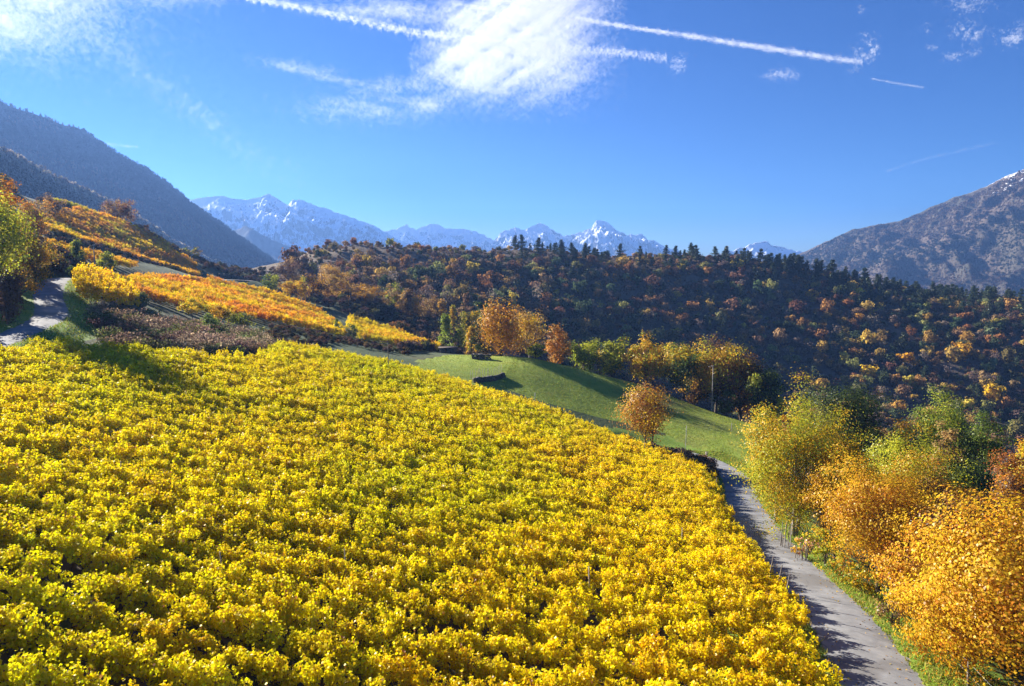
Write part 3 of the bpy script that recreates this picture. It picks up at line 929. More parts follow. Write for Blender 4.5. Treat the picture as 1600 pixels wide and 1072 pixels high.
# round the meadow
tree('birch_tree', 'tall weeping birch with hanging orange gold foliage at the top of the meadow', 783, 132, 466, 84, [AMB, ORA, TAN, AMB], 'weeping', .34, 3.6, .12, 110, .5, twig=60)
tree('birch_tree', 'tan gold birch with a thin bare top just right of the weeping birch', 828, 137, 488, 62, [TAN, AMB, TAN, GLD], 'round', .32, 2.4, .2, 80, .5, twig=80, bark='pale_bark')
tree('autumn_tree', 'small orange brown tree at the crest of the meadow right of the birches', 872, 139, 507, 52, [ORA, TAN, ORA], 'round', .32, 3.4, .12, 60)
tree('shrub', 'low olive bush below the birches where the meadow starts', 838, 132, 536, 34, [MG, YG], 'round', .28, 3.5, .08, 40, cat='bush')
tree('autumn_tree', 'small yellow green tree first in the row along the meadow edge', 913, 139, 523, 50, [YG, LG, MG], 'round', .32, 3.6, .1, 60)
tree('autumn_tree', 'rounded olive yellow tree between the yellow green one and the golden oaks', 957, 136, 526, 56, [YG, MG, GLD], 'round', .32, 3.8, .1, 60)
tree('oak_tree', 'golden oak with a rounded crown at the left of the oak group on the meadow', 1008, 134, 527, 66, [GLD, AMB, YG, AMB], 'round', .34, 4, .1, 80)
tree('oak_tree', 'broad yellow green oak with a domed crown in the middle of the oak group', 1066, 131, 529, 84, [GLD, YG, GLD, MG], 'umbrella', .34, 4.2, .12, 100)
tree('oak_tree', 'largest golden brown oak with a dome of yellow foliage behind the pale pole', 1118, 129, 531, 96, [AMB, GLD, YG, BRO], 'umbrella', .34, 4.2, .12, 110)
tree('oak_tree', 'russet brown oak with an orange tip right of the pale pole', 1160, 127, 549, 72, [ORA, BRO, AMB, BRO], 'round', .34, 4, .08, 80)
tree('oak_tree', 'dark green tree at the lower right end of the oak group', 1196, 122, 575, 66, [MG, DG, YG], 'round', .34, 4, .06, 80)
tree('shrub', 'dark bush under the oaks beside the pale pole', 1136, 123, 606, 50, [BRO, DG, MG], 'round', .3, 4, .02, 50, cat='bush')
tree('shrub', 'brown bush low under the middle oak', 1085, 125, 588, 50, [BRO, AMB, DG], 'round', .3, 4, .02, 50, cat='bush')
tree('walnut_tree', 'lone small orange tree with a forked trunk standing on the green meadow', 1012, 86, 603, 82, [AMB, ORA, TAN, RUS, GLD], 'round', .2, 3.4, .24, 80, .55, trunks=2, twig=50, r0=.16)
# right of the road
tree('oak_tree', 'large dark olive green oak behind the tall yellow roadside tree', 1316, 84, 597, 118, [DG, DG, MG, (.09, .09, .02)], 'round', .19, 4, .1, 150, .5)
tree('ash_tree', 'bright lime green tree beyond the orange trees', 1462, 80, 629, 106, [LG, YG, LG, MG], 'round', .18, 4, .1, 110)
tree('ash_tree', 'green round topped tree right of the lime green one', 1520, 76, 650, 84, [LG, MG, MG], 'round', .18, 4, .1, 100)
tree('shrub', 'olive yellow bush between the dark oak and the lime tree', 1388, 78, 652, 90, [YG, MG, AMB], 'round', .22, 3.6, .05, 60, cat='bush')
tree('shrub', 'dull green bush in the hollow under the lime green tree', 1490, 68, 695, 110, [MG, DG, YG], 'round', .22, 3.8, .04, 60, cat='bush')
tree('shrub', 'golden bush at the frame edge beyond the russet trees', 1585, 70, 668, 60, [AMB, YG, GLD], 'round', .22, 3.6, .04, 50, cat='bush')
tree('shrub', 'pinkish brown half bare bush left of the green round tree', 1475, 72, 665, 60, [TAN, BRO, TAN], 'round', .2, 1.8, .04, 50, cat='bush', twig=80)
tree('ash_tree', 'tall bright yellow tree with open branches at the roadside', 1240, 54, 614, 170, [YG, YG, GLD, GLD, LG], 'round', .135, 3.0, .03, 190, .3, bark='pale_bark', twig=90, limbs=20, trunks=2)
tree('ash_tree', 'thin lime yellow tree leaning over the road in front of the tall yellow one', 1212, 58, 672, 96, [YG, YG, LG], 'round', .13, 2.3, .04, 100, .3, bark='pale_bark', twig=80)
tree('ash_tree', 'pale golden tree behind the orange roadside tree', 1418, 56, 682, 150, [GLD, GLD, AMB, YG], 'round', .14, 3.2, .12, 150, .3, twig=60)
tree('walnut_tree', 'broad orange roadside tree in the middle of the roadside row', 1372, 41, 724, 205, [AMB, ORA, AMB, GLD, AMB], 'round', .12, 3.8, .12, 200, .3, twig=90, limbs=20)
tree('walnut_tree', 'russet brown thin leaved tree behind the nearest golden tree', 1492, 38, 768, 190, [RUS, BRO, ORA, TAN, RUS], 'round', .125, 2.2, .1, 170, .3, twig=140, limbs=22)
tree('walnut_tree', 'dark russet tree at the frame edge above the golden tree', 1588, 47, 694, 150, [RUS, ORA, BRO], 'round', .14, 2.6, .1, 110, .3, twig=90)
tree('walnut_tree', 'nearest golden tree filling the lower right corner beside the road', 1585, 26.5, 775, 330, [GLD, AMB, GLD, ORA, AMB, GLD], 'round', .125, 3.6, .05, 230, .3, twig=160, limbs=26)
tree('walnut_tree', 'low orange gold tree between the road verge and the nearest golden tree', 1500, 29, 880, 200, [AMB, GLD, GLD, ORA], 'round', .12, 3.2, .04, 110, .3, twig=110)
tree('walnut_tree', 'small orange tree below the broad orange one', 1420, 36, 842, 150, [ORA, AMB, RUS, AMB], 'round', .15, 2.6, .1, 90, .3, twig=90)
tree('sapling', 'slender lime yellow sapling by the wire fence below the broad orange tree', 1318, 41, 868, 74, [YG, GLD, LG], 'round', .15, 2.2, .15, 50, .3, cat='tree', twig=40)
tree('sapling', 'pale yellow sapling leaning over the verge next to the stacked stakes', 1262, 47, 838, 66, [YG, (.6, .3, .2), GLD], 'round', .15, 2.0, .2, 50, .3, cat='tree', twig=40, bark='pale_bark')
tree('sapling', 'thin yellow sapling between the stacked stakes and the tall yellow tree', 1288, 45, 820, 60, [YG, GLD], 'round', .15, 2.4, .2, 50, .3, cat='tree', twig=40)
tree('shrub', 'dry brown bush on the verge under the small orange tree', 1395, 33, 940, 64, [BRO, TAN, TAN], 'round', .12, 1.6, .02, 50, .3, cat='bush', twig=110)
tree('ash_tree', 'amber tree filling the gap between the tall yellow tree and the broad orange one', 1310, 50, 690, 120, [AMB, GLD, YG, AMB], 'round', .14, 2.8, .06, 110, .3, twig=70)
tree('walnut_tree', 'amber brown tree between the russet tree and the pale golden one', 1470, 48, 728, 150, [AMB, ORA, TAN, GLD], 'round', .14, 2.6, .06, 120, .3, twig=90)
tree('walnut_tree', 'golden tree low between the broad orange tree and the nearest golden one', 1455, 33, 812, 150, [GLD, AMB, ORA, GLD], 'round', .13, 2.6, .04, 120, .3, twig=90)
tree('shrub', 'lime yellow bush under the branches of the broad orange tree', 1345, 39, 886, 84, [YG, GLD, LG], 'round', .12, 2.6, .02, 60, .3, cat='bush', twig=50)
# left border
tree('autumn_tree', 'added olive tree shading the upper road behind the brown thicket', 58, 97, 366, 70, [BRO, (.2, .18, .04), AMB], 'round', .24, 3.8, .1, 80)  # extra tree, added so that its shadow falls on the upper road
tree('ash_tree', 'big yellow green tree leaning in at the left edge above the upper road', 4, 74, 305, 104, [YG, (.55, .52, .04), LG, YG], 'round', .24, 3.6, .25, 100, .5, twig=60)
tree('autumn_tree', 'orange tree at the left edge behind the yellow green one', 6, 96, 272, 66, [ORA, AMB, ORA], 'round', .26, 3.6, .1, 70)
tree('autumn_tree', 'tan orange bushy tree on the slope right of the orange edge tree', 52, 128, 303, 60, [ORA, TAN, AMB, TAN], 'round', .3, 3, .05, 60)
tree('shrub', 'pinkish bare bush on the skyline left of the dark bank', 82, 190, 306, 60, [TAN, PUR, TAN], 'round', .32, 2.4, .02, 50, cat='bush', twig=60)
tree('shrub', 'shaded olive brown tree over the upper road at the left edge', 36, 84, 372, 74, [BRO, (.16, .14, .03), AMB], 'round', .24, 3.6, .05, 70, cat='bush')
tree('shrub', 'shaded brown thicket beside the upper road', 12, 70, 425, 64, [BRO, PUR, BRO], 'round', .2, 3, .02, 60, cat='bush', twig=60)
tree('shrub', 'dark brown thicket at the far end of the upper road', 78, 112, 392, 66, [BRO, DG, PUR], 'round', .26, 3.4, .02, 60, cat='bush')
tree('poplar_tree', 'slim pale green tree on the terrace left of the wooden pole', 122, 126, 374, 30, [YG, LG, MG], 'spire', .26, 3.4, .05, 60)
tree('poplar_tree', 'pale yellow green tree right of the wooden pole', 165, 124, 388, 30, [YG, MG, YG], 'round', .26, 3.2, .05, 50)
tree('shrub', 'small dark green shrub on the grass at the end of the upper road', 113, 104, 413, 15, [DG, MG], 'round', .2, 4, .2, 30, cat='bush')
tree('oak_tree', 'rounded russet brown oak on the crest of the upper terraces', 186, 238, 311, 54, [RUS, TAN, BRO, TAN], 'round', .4, 3.8, .1, 70)
tree('shrub', 'low pinkish bush at the left foot of the crest oak', 160, 240, 326, 28, [PUR, TAN], 'round', .36, 3, .02, 40, cat='bush')
tree('shrub', 'tan bush down the crest right of the russet oak', 222, 236, 349, 28, [TAN, BRO], 'round', .36, 3, .02, 40, cat='bush')
tree('autumn_tree', 'small round olive tree at the lower end of the orange terrace', 300, 240, 386, 31, [YG, MG, TAN], 'round', .36, 3.8, .05, 50)
tree('shrub', 'grey green bush at the end of the bright yellow block of vines', 222, 98, 452, 26, [(.13, .14, .07), MG], 'round', .2, 3.4, .02, 40, cat='bush')
tree('fruit_tree', 'yellow fruit tree with an open crown below the orange vineyard plot', 302, 103, 468, 44, [GLD, YG, GLD], 'umbrella', .2, 3, .2, 50, twig=30)
tree('fruit_tree', 'orange and yellow fruit tree right of the open yellow one', 346, 104, 474, 38, [AMB, GLD, MG], 'umbrella', .2, 2.8, .2, 50, twig=30)
tree('fruit_tree', 'olive green small tree right of the two fruit trees', 374, 106, 482, 44, [MG, YG, (.13, .14, .07)], 'round', .2, 3, .1, 50)
tree('shrub', 'light green bush in the brown brambles under the fruit trees', 327, 92, 491, 36, [(.16, .2, .06), MG, LG], 'round', .18, 3, .02, 50, cat='bush')
tree('shrub', 'low bright yellow bush at the foot of the open fruit tree', 307, 99, 500, 26, [(.6, .5, .02), YG], 'round', .16, 3.6, .02, 30, cat='bush')
# shrubby slope left of the birch
for lab, px, d, top, w, cols, st in [
    ('olive round tree at the left end of the tree group behind the yellow plot', 422, 205, 425, 34, [YG, MG], 'round'),
    ('bare purplish tree above the olive round one', 452, 240, 402, 46, [PUR, BRO, TAN], 'round'),
    ('round golden tree at the upper end of the yellow plot', 464, 188, 434, 50, [AMB, GLD, YG], 'round'),
    ('dark brown tree right of the round golden one', 490, 196, 428, 40, [BRO, PUR, AMB], 'round'),
    ('tall tan gold tree highest of the group behind the yellow plot', 520, 225, 411, 56, [TAN, AMB, TAN], 'round'),
    ('tan yellow tree below the tall tan gold one', 527, 208, 430, 54, [AMB, TAN, GLD], 'round'),
    ('orange tan tree right of the tan yellow one', 572, 205, 441, 56, [AMB, TAN, AMB], 'round'),
    ('orange brown bush low before the orange tan tree', 556, 198, 455, 40, [BRO, AMB], 'round'),
    ('olive tree right of the orange tan one', 617, 212, 446, 40, [YG, MG, TAN], 'round'),
    ('golden brown tree next to the olive one', 642, 208, 450, 42, [AMB, TAN, BRO], 'round'),
    ('grey green round tree alone higher on the slope', 652, 268, 428, 32, [(.11, .14, .06), MG], 'round'),
    ('pale brown tree in the middle of the slope left of the slim yellow trees', 672, 215, 462, 44, [TAN, BRO], 'round'),
    ('slim golden tree standing above the poplar', 691, 200, 463, 24, [GLD, AMB, TAN], 'spire'),
    ('small slim yellow tree right of the slim golden one', 708, 192, 472, 18, [GLD, YG], 'spire'),
    ('yellow tree with two tips left of the weeping birch', 734, 190, 470, 38, [YG, GLD, MG], 'round'),
    ('dull green tree between the two tipped yellow tree and the birch', 752, 200, 464, 28, [MG, DG], 'round'),
    ('bright lime poplar with pointed tip above the dark shed', 697, 160, 489, 32, [(.36, .42, .05), LG], 'spire'),
    ('small lime bush right of the pointed poplar', 715, 158, 512, 20, [LG, YG], 'round'),
    ('yellow leaning bush beside the weeping birch', 737, 152, 508, 26, [YG, GLD], 'spire'),
    ('dark thicket at the foot of the weeping birch', 755, 133, 522, 44, [BRO, DG], 'round'),
    ('pale green slim sapling at the end of the yellow plot', 527, 137, 497, 14, [(.2, .24, .08), LG], 'spire'),
    ('grey green bush at the left end of the small yellow plot', 553, 143, 506, 20, [(.14, .15, .07), MG], 'round'),
    ('lime bush at the lower corner of the small yellow plot', 631, 128, 546, 22, [LG, YG], 'round'),
    ('russet low bush above the small yellow plot', 625, 182, 500, 36, [RUS, BRO], 'round'),
    ('brown bush left of the dark shed', 668, 146, 530, 34, [BRO, DG], 'round')]:
    tree('poplar_tree' if st == 'spire' else ('shrub' if 'bush' in lab or 'thicket' in lab else 'autumn_tree'), lab, px, d, top, w, cols, st, .34, 3.4, .04, 46,
         cat='bush' if ('bush' in lab or 'thicket' in lab) else 'tree', twig=30, limbs=8)

# ------------------------------------------------------------------ prototypes for the wooded hill
def proto_round(seed, R=(1, 1, .9), nclump=44, per=9, leaf=.30, lai=None, bare=False):
    rng = np.random.default_rng(seed)
    C, P, N, k = crown_points(rng, np.array(R) * .85, nclump, per, .2)
    b = rng.normal(0, .22, nclump)[k]
    col = np.clip(np.ones((len(P), 3)) * np.exp(b + rng.normal(0, .15, len(P)))[:, None], .2, 1.9)
    P = P + [0, 0, 1.05]
    V, Q, t = leaves(P, N, np.full(len(P), leaf), col, rng)
    g = Geo()
    branches(g, rng, C + [0, 0, 1.05], (0, 0, -.35), (rng.normal(0, .1), 0, 1.3), .09, 6, 14 if bare else 3)
    BV = np.vstack(g.V)
    F2 = [np.vstack(x) + len(V) for x in (g.Q, g.T) if x]
    return mesh_np('crown', V, Q, M['far_leaf'], t), g.mesh('trunk', M['bark'], True)

def proto_pine(seed):
    rng = np.random.default_rng(seed)
    P, N = [], []
    g = Geo()
    g.tube([(0, 0, -.05), (rng.normal(0, .01), 0, .5), (rng.normal(0, .02), 0, .95)], [.022, .016, .005], 6)
    for h in np.linspace(.16, .99, 12) + rng.normal(0, .02, 12):
        nb = rng.integers(3, 6)
        L = .50 * max(1.03 - h, .02) ** .85 * rng.uniform(.6, 1.2) + .01
        for q in range(nb):
            a = rng.uniform(0, 6.28)
            l = L * rng.uniform(.6, 1.2)
            e = np.array([math.cos(a) * l, math.sin(a) * l, h + rng.uniform(-.01, .05)])
            g.tube([(0, 0, h - .03), e], [.007, .002], 3, cap=False)
            m = 34
            t = rng.uniform(.05, 1.1, m)[:, None]
            P.append(np.array([0, 0, h - .02]) * (1 - t) + e * t + rng.normal(0, 1, (m, 3)) * [.04, .04, .026])
            N.append(rng.normal(0, .6, (m, 3)) + [0, 0, .9])
    P, N = np.vstack(P), np.vstack(N)
    col = np.clip(np.ones((len(P), 3)) * np.exp(rng.normal(0, .25, len(P)))[:, None], .3, 1.8)
    V, Q, t = leaves(P, N, np.full(len(P), .055), col, rng)
    BV = np.vstack(g.V)
    F2 = [np.vstack(x) + len(V) for x in (g.Q, g.T) if x]
    return mesh_np('crown', V, Q, M['needle'], t), g.mesh('trunk', M['bark'], True)

def proto_twigs(seed):
    """a leafless bramble: many thin arching canes with a few withered leaves"""
    rng = np.random.default_rng(seed)
    g = Geo()
    P = []
    for q in range(46):
        a = rng.uniform(0, 6.28)
        l = rng.uniform(.5, 1.1)
        b = rng.normal(0, .25, 2)
        e = np.array([b[0] + math.cos(a) * l, b[1] + math.sin(a) * l, rng.uniform(.3, 1.0)])
        m = np.array([b[0] + math.cos(a) * l * .45, b[1] + math.sin(a) * l * .45, rng.uniform(.7, 1.25)])
        s = np.array([b[0], b[1], -.1])
        tt = np.linspace(0, 1, 4)[:, None]
        c = (1 - tt) ** 2 * s + 2 * tt * (1 - tt) * m + tt ** 2 * e
        g.tube(c, [.022, .018, .014, .006], 3, cap=False)
        P.append(c[1:] + rng.normal(0, .06, (3, 3))); P.append(c[1:] + rng.normal(0, .1, (3, 3)))
    P = np.vstack(P)
    col = np.clip(np.array([1.0, .9, .85]) * np.exp(rng.normal(0, .3, (len(P), 1))), .2, 1.9)
    V, Q, t = leaves(P, rng.normal(size=P.shape), np.full(len(P), .13), col, rng)
    BV = np.vstack(g.V)
    F2 = [np.vstack(x) + len(V) for x in (g.Q, g.T) if x]
    return mesh_np('bramble', np.vstack([V, BV]), [Q] + F2, M['far_leaf'], np.vstack([t, np.full((len(BV), 3), .9)]))

BUSH = [proto_round(200 + i, (1, rng_, .75 + .1 * (i % 4)), 40 + 4 * i) for i, rng_ in enumerate([1, .9, 1.1, .95, 1.0, .85])]
THIN = [proto_round(230 + i, (.8, .8, 1.0), 30, 5, .24, bare=True) for i in range(3)]
PINE = [proto_pine(260 + i) for i in range(4)]

hr = np.random.default_rng(11)
def jitter_grid(x0, x1, y0, y1, st, rng):
    gx, gy = np.meshgrid(np.arange(x0, x1, st), np.arange(y0, y1, st))
    p = np.c_[gx.ravel(), gy.ravel()] + rng.uniform(-.5, .5, (gx.size, 2)) * st
    return p
HP = jitter_grid(-135, 360, 200, 432, 3.7, hr)
HP = HP[HP[:, 1] > 212 + np.maximum(0, -HP[:, 0]) * .62]
HZ = height(HP[:, 0], HP[:, 1])
HP = np.c_[HP, HZ]
hx, hy = pix(HP)
ok = (hx > 455) & (hx < 1680) & (hy < 700) & (HP[:, 1] < 428)
ok &= ~((hx < 760) & (HP[:, 1] < 225))
ok &= hr.uniform(0, 1, len(HP)) < .72
HP, hx, hy = HP[ok], hx[ok], hy[ok]
# drop what the land in front hides
tt = np.linspace(.25, .985, 34)
S = HP[:, None, :] + [0, 0, 3.0]
S = S * tt[None, :, None]
vis = (S[..., 2] > height(S[..., 0], S[..., 1]) - .2).all(1)
HP, hx, hy = HP[vis], hx[vis], hy[vis]
crest = np.interp(hx, [455, 560, 680, 800, 900, 1040, 1150, 1230, 1300, 1400, 1600, 1700], [404, 400, 400, 400, 400, 402, 408, 420, 436, 457, 474, 478])
band = hy - crest
HC = {'russet': (.25, .145, .075), 'orange brown': (.37, .215, .06), 'golden': (.46, .32, .055), 'olive': (.24, .22, .065), 'dark green': (.07, .095, .04),
      'grey brown': (.21, .155, .12), 'pale green': (.24, .26, .10)}
names = list(HC)
fld = fbm(HP[:, 0] / 30, HP[:, 1] / 22, 2, 77)
kind = np.empty(len(HP), object)
for i in range(len(HP)):
    r, ww = hr.uniform(), np.array([.26, .19, .05, .13, .15, .18, .04])
    if hx[i] > 1150: ww = ww * [1, 1.5, 1.7, 1, 1.0, .8, 1]
    if fld[i] > .56: ww = ww * [.6, 1.2, 1.5, 1.4, 1.3, .6, 1.5]
    if hx[i] < 760: ww = ww * [1.2, 1.3, 1.0, .7, .6, 1.8, .6]
    kind[i] = names[hr.choice(7, p=ww / ww.sum())]
pine = (((band < 26) & (hx > 990) & (hr.uniform(0, 1, len(HP)) < .15)) | ((hx > 1190) & (band < 46) & (hr.uniform(0, 1, len(HP)) < .2)) |
        ((band < 12) & (hx > 800) & (hx < 960) & (hr.uniform(0, 1, len(HP)) < .4)) | ((band < 220) & (hx > 760) & (hr.uniform(0, 1, len(HP)) < .045)))
rad = (.85 + 2.0 * hr.uniform(0, 1, len(HP)) ** 1.2) * np.where(hr.uniform(0, 1, len(HP)) < .12, 1.35, 1)
rad = np.where(band < 12, rad * .68, rad)
thinout = (hx < 1000) & (band < 16) & (hr.uniform(0, 1, len(HP)) < .6)
ht = np.where(pine, hr.uniform(4.5, 8.5, len(HP)), 0)
app = np.where(pine, ht * .35, rad) / HP[:, 1]
app = np.where(thinout, 0, app)
inv = (hx > 440) & (hx < 1620) & (hy < 655)
# those whose foot lies behind the meadow's own tree row are less in view
app = np.where((hx > 880) & (hx < 1250) & (hy > 560), app * .45, app)
order = np.argsort(-np.where(inv, app, 0))
po = [int(i) for i in order if pine[i] and inv[i]]
sky_pines = [i for i in po if band[i] < 22][:110]
SINGLE = set([int(i) for i in order if not pine[i] and inv[i]][:285]) | set(sky_pines) | set(po[:70])
HSRC = {}
def hill_place(i):
    side = 'behind the birch' if hx[i] < 870 else ('above the oak row' if hx[i] < 1230 else 'above the roadside trees')
    lev = 'on the skyline' if band[i] < 14 else ('high on the hill' if band[i] < 70 else ('midway down the hill' if band[i] < 150 else 'low on the hill'))
    return lev + ' ' + side
rest_p, rest_k = [], []
singles = []
for i in range(len(HP)):
    if i in SINGLE:
        singles.append(i)
    elif not thinout[i]:
        rest_p.append(i)
def plant(nm, mesh, loc, sc, rz, col, lab, cat, grp=None):
    o = thing(nm, lab, cat, loc, rz, grp)
    o.scale = sc
    c = link('crown', mesh[0], o)
    c['leaf_colour'] = [float(v) for v in col]
    link('trunk', mesh[1], o)
    return c
def hill_plant(i, mesh, nm, cat, lab, grp, col, sc):
    return plant(nm, mesh, HP[i] - [0, 0, .1], sc, hr.uniform(0, 6.28), col, lab, cat, grp)
for i in singles:
    if pine[i]:
        h = ht[i]
        o = hill_plant(i, PINE[int(hr.integers(4))], 'pine_tree', 'pine', 'dark green pine ' + hill_place(i), 'dark pines ' + hill_place(i), np.array([.05, .068, .03]) * hr.uniform(.8, 1.3), (h * 1.1, h * 1.1, h))
        HSRC.setdefault('pine', []).append(o)
    else:
        kd = kind[i]
        thin = kd == 'grey brown'
        size = 'large' if rad[i] > 3.1 else ('small' if rad[i] < 2.2 else 'rounded')
        ms = THIN[int(hr.integers(3))] if thin else BUSH[int(hr.integers(6))]
        s = rad[i]
        o = hill_plant(i, ms, 'hillside_bush' if size == 'small' else 'hillside_tree', 'bush' if size == 'small' else 'tree', '%s %s %s %s' % (size, kd, 'bush' if size == 'small' else 'tree', hill_place(i)),
                       '%s %s plants %s' % (size, kd, hill_place(i)), np.array(HC[kd]) * hr.uniform(.8, 1.25), (s, s * hr.uniform(.8, 1.2), s * hr.uniform(.8, 1.45)))
        HSRC.setdefault('thin' if thin else 'bush', []).append(o)
ri = np.array(rest_p)
def first_each(lst, n):
    seen, out = set(), []
    for o in lst:
        if o.data.name not in seen:
            seen.add(o.data.name); out.append(o)
    return out[:n]
bi = ri[~pine[ri]]
colr = np.array([HC[k] for k in kind[bi]]) * hr.uniform(.75, 1.25, (len(bi), 1))
scatter('hill_woodland', HP[bi] - [0, 0, .1], first_each(HSRC['bush'], 6) + first_each(HSRC['thin'], 1), hr, rad[bi], hr.uniform(0, 6.28, len(bi)), colr,
        'mass of russet, olive and brown trees and bushes covering the shaded hill')
pi_ = ri[pine[ri]]
scatter('hill_pines', HP[pi_] - [0, 0, .1], first_each(HSRC['pine'], 4), hr, ht[pi_], hr.uniform(0, 6.28, len(pi_)), np.array([.05, .068, .03]) * hr.uniform(.8, 1.3, (len(pi_), 1)),
        'dark pines scattered through the wood of the hill')
# undergrowth between them
UP = jitter_grid(-125, 350, 212, 428, 2.6, hr)
UP = UP[UP[:, 1] > 216 + np.maximum(0, -UP[:, 0]) * .62]
UP = UP[hr.uniform(0, 1, len(UP)) < .45]
UP = np.c_[UP, height(UP[:, 0], UP[:, 1]) - .15]
ux, uy = pix(UP)
UP = UP[(ux > 460) & (ux < 1680)]
ucol = np.array([(.22, .15, .09), (.17, .14, .07), (.25, .16, .085), (.14, .14, .06)])[hr.integers(0, 4, len(UP))]
scatter('undergrowth', UP, first_each(HSRC['bush'], 6), hr, hr.uniform(.45, 1.05, len(UP)), hr.uniform(0, 6.28, len(UP)), ucol, 'low dark scrub covering the ground between the trees of the hill')
# marked trees the photograph shows on the hill
def accent(px, py, d0, r, col, lab, mesh=None, nm='hillside_tree', cat='tree', zs=1.0):
    p = hit(px, py, 180)
    plant(nm, mesh or BUSH[int(hr.integers(6))], p - [0, 0, .2], (r, r, r * zs), hr.uniform(0, 6), col, lab, cat)
for a in [(1342, 466, 0, 3.0, (.75, .48, .015), 'brightest yellow tree of the hill, high below the skyline pines'),
          (1268, 470, 0, 3.0, (.5, .25, .03), 'orange tree alone high on the hill left of the brightest yellow one'),
          (1342, 505, 0, 2.6, (.5, .26, .04), 'orange tree just under the brightest yellow tree of the hill'),
          (1416, 580, 0, 4.2, (.55, .32, .02), 'large golden tree in the lower middle of the hill above the lime tree'),
          (1500, 565, 0, 4.6, (.55, .30, .025), 'largest golden orange tree low on the right of the hill'),
          (1357, 593, 0, 3.6, (.58, .33, .02), 'golden dome shaped tree low on the hill above the dark oak'),
          (1352, 545, 0, 3.2, (.34, .33, .05), 'pale lime green tree midway down the right of the hill'),
          (1547, 530, 0, 3.2, (.17, .21, .10), 'pale grey green conical tree on the right of the hill'),
          (1065, 424, 0, 2.6, (.5, .42, .04), 'small lime yellow tree high on the hill above the oaks'),
          (1152, 424, 0, 3.4, (.55, .40, .04), 'yellow tree high on the hill near the skyline pines'),
          (835, 422, 0, 2.0, (.5, .40, .1), 'small pale yellow tree high on the hill left of centre'),
          (1065, 398, 0, 3.2, (.55, .34, .03), 'golden tree on the skyline of the hill beside the mast'),
          (1015, 398, 0, 3.0, (.5, .27, .05), 'orange tan tree on the skyline of the hill left of the mast'),
          (1550, 630, 0, 4.0, (.5, .28, .02), 'golden brown tree at the bottom right of the hill')]:
    accent(*a)
for k, (px, py) in enumerate([(822, 392), (880, 391), (897, 392), (914, 391), (933, 390), (1088, 393), (1130, 396), (1172, 398), (1236, 408), (1275, 414), (1300, 418), (1330, 424), (1350, 430), (1395, 440), (1430, 446), (1470, 452), (1520, 456), (1200, 402), (1160, 398)]):
    p = hit(px, py + 16, 250)
    h = [6.5, 6, 7, 6.5, 6, 7, 7, 7, 8.5, 9, 10, 10.5, 10, 8, 8, 8, 7, 7, 6.5][k]
    w = 'left of the mast among the snow peaks' if px < 1000 else ('between the mast and the dip' if px < 1250 else 'in front of the purple mountain')
    plant('pine_tree', PINE[k % 4], p - [0, 0, .2], (h * 1.15, h * 1.15, h), k * 1.3, [.045, .062, .03], 'tall dark pine on the hill crest ' + w, 'pine', 'skyline pines ' + w)

# ------------------------------------------------------------------ brambles, scrub, grass
TW = []
for q in range(3):
    p = ground([215, 268, 330][q], [80, 86, 90][q])
    o = link('bramble', proto_twigs(300 + q), None, p)
    o.scale = (1.9, 1.9, 1.9)
    o['leaf_colour'] = [.20, .145, .11]
    TW.append(tag(o, ['pinkish brown bramble at the left of the bare thicket', 'brown bramble in the middle of the bare thicket', 'dark brown bramble under the light green bush'][q], 'bramble'))
br = np.random.default_rng(21)
def fill(poly, n, rng):
    poly = np.array(poly)
    P = []
    while len(P) < n:
        c = rng.uniform(poly.min(0), poly.max(0), (n * 3, 2))
        P += list(c[inside(c[:, 0], c[:, 1], [tuple(v) for v in poly])])
    P = np.array(P[:n])
    return np.c_[P, height(P[:, 0], P[:, 1])]
def px_poly(pts):
    return [tuple(at(*t)[:2]) for t in pts]
HQ = fill(px_poly([(1018, 700, 86), (1060, 708, 89), (1108, 726, 86), (1122, 742, 79), (1105, 738, 78), (1050, 715, 82), (1015, 700, 82)]), 90, br)
BP = fill(px_poly([(150, 505, 76), (148, 480, 88), (220, 478, 92), (300, 505, 97), (400, 520, 104), (425, 545, 94), (405, 553, 78), (230, 543, 66), (165, 530, 66)]), 250, br)
bc = np.array([(.32, .24, .18), (.19, .14, .11), (.26, .18, .12), (.18, .20, .07), (.38, .31, .21), (.14, .18, .06)])[br.integers(0, 6, len(BP))]
scatter('bramble_thicket', BP, TW, br, br.uniform(.8, 1.8, len(BP)), br.uniform(0, 6.28, len(BP)), bc, 'bare brown bramble thicket filling the bank behind the front vineyard')
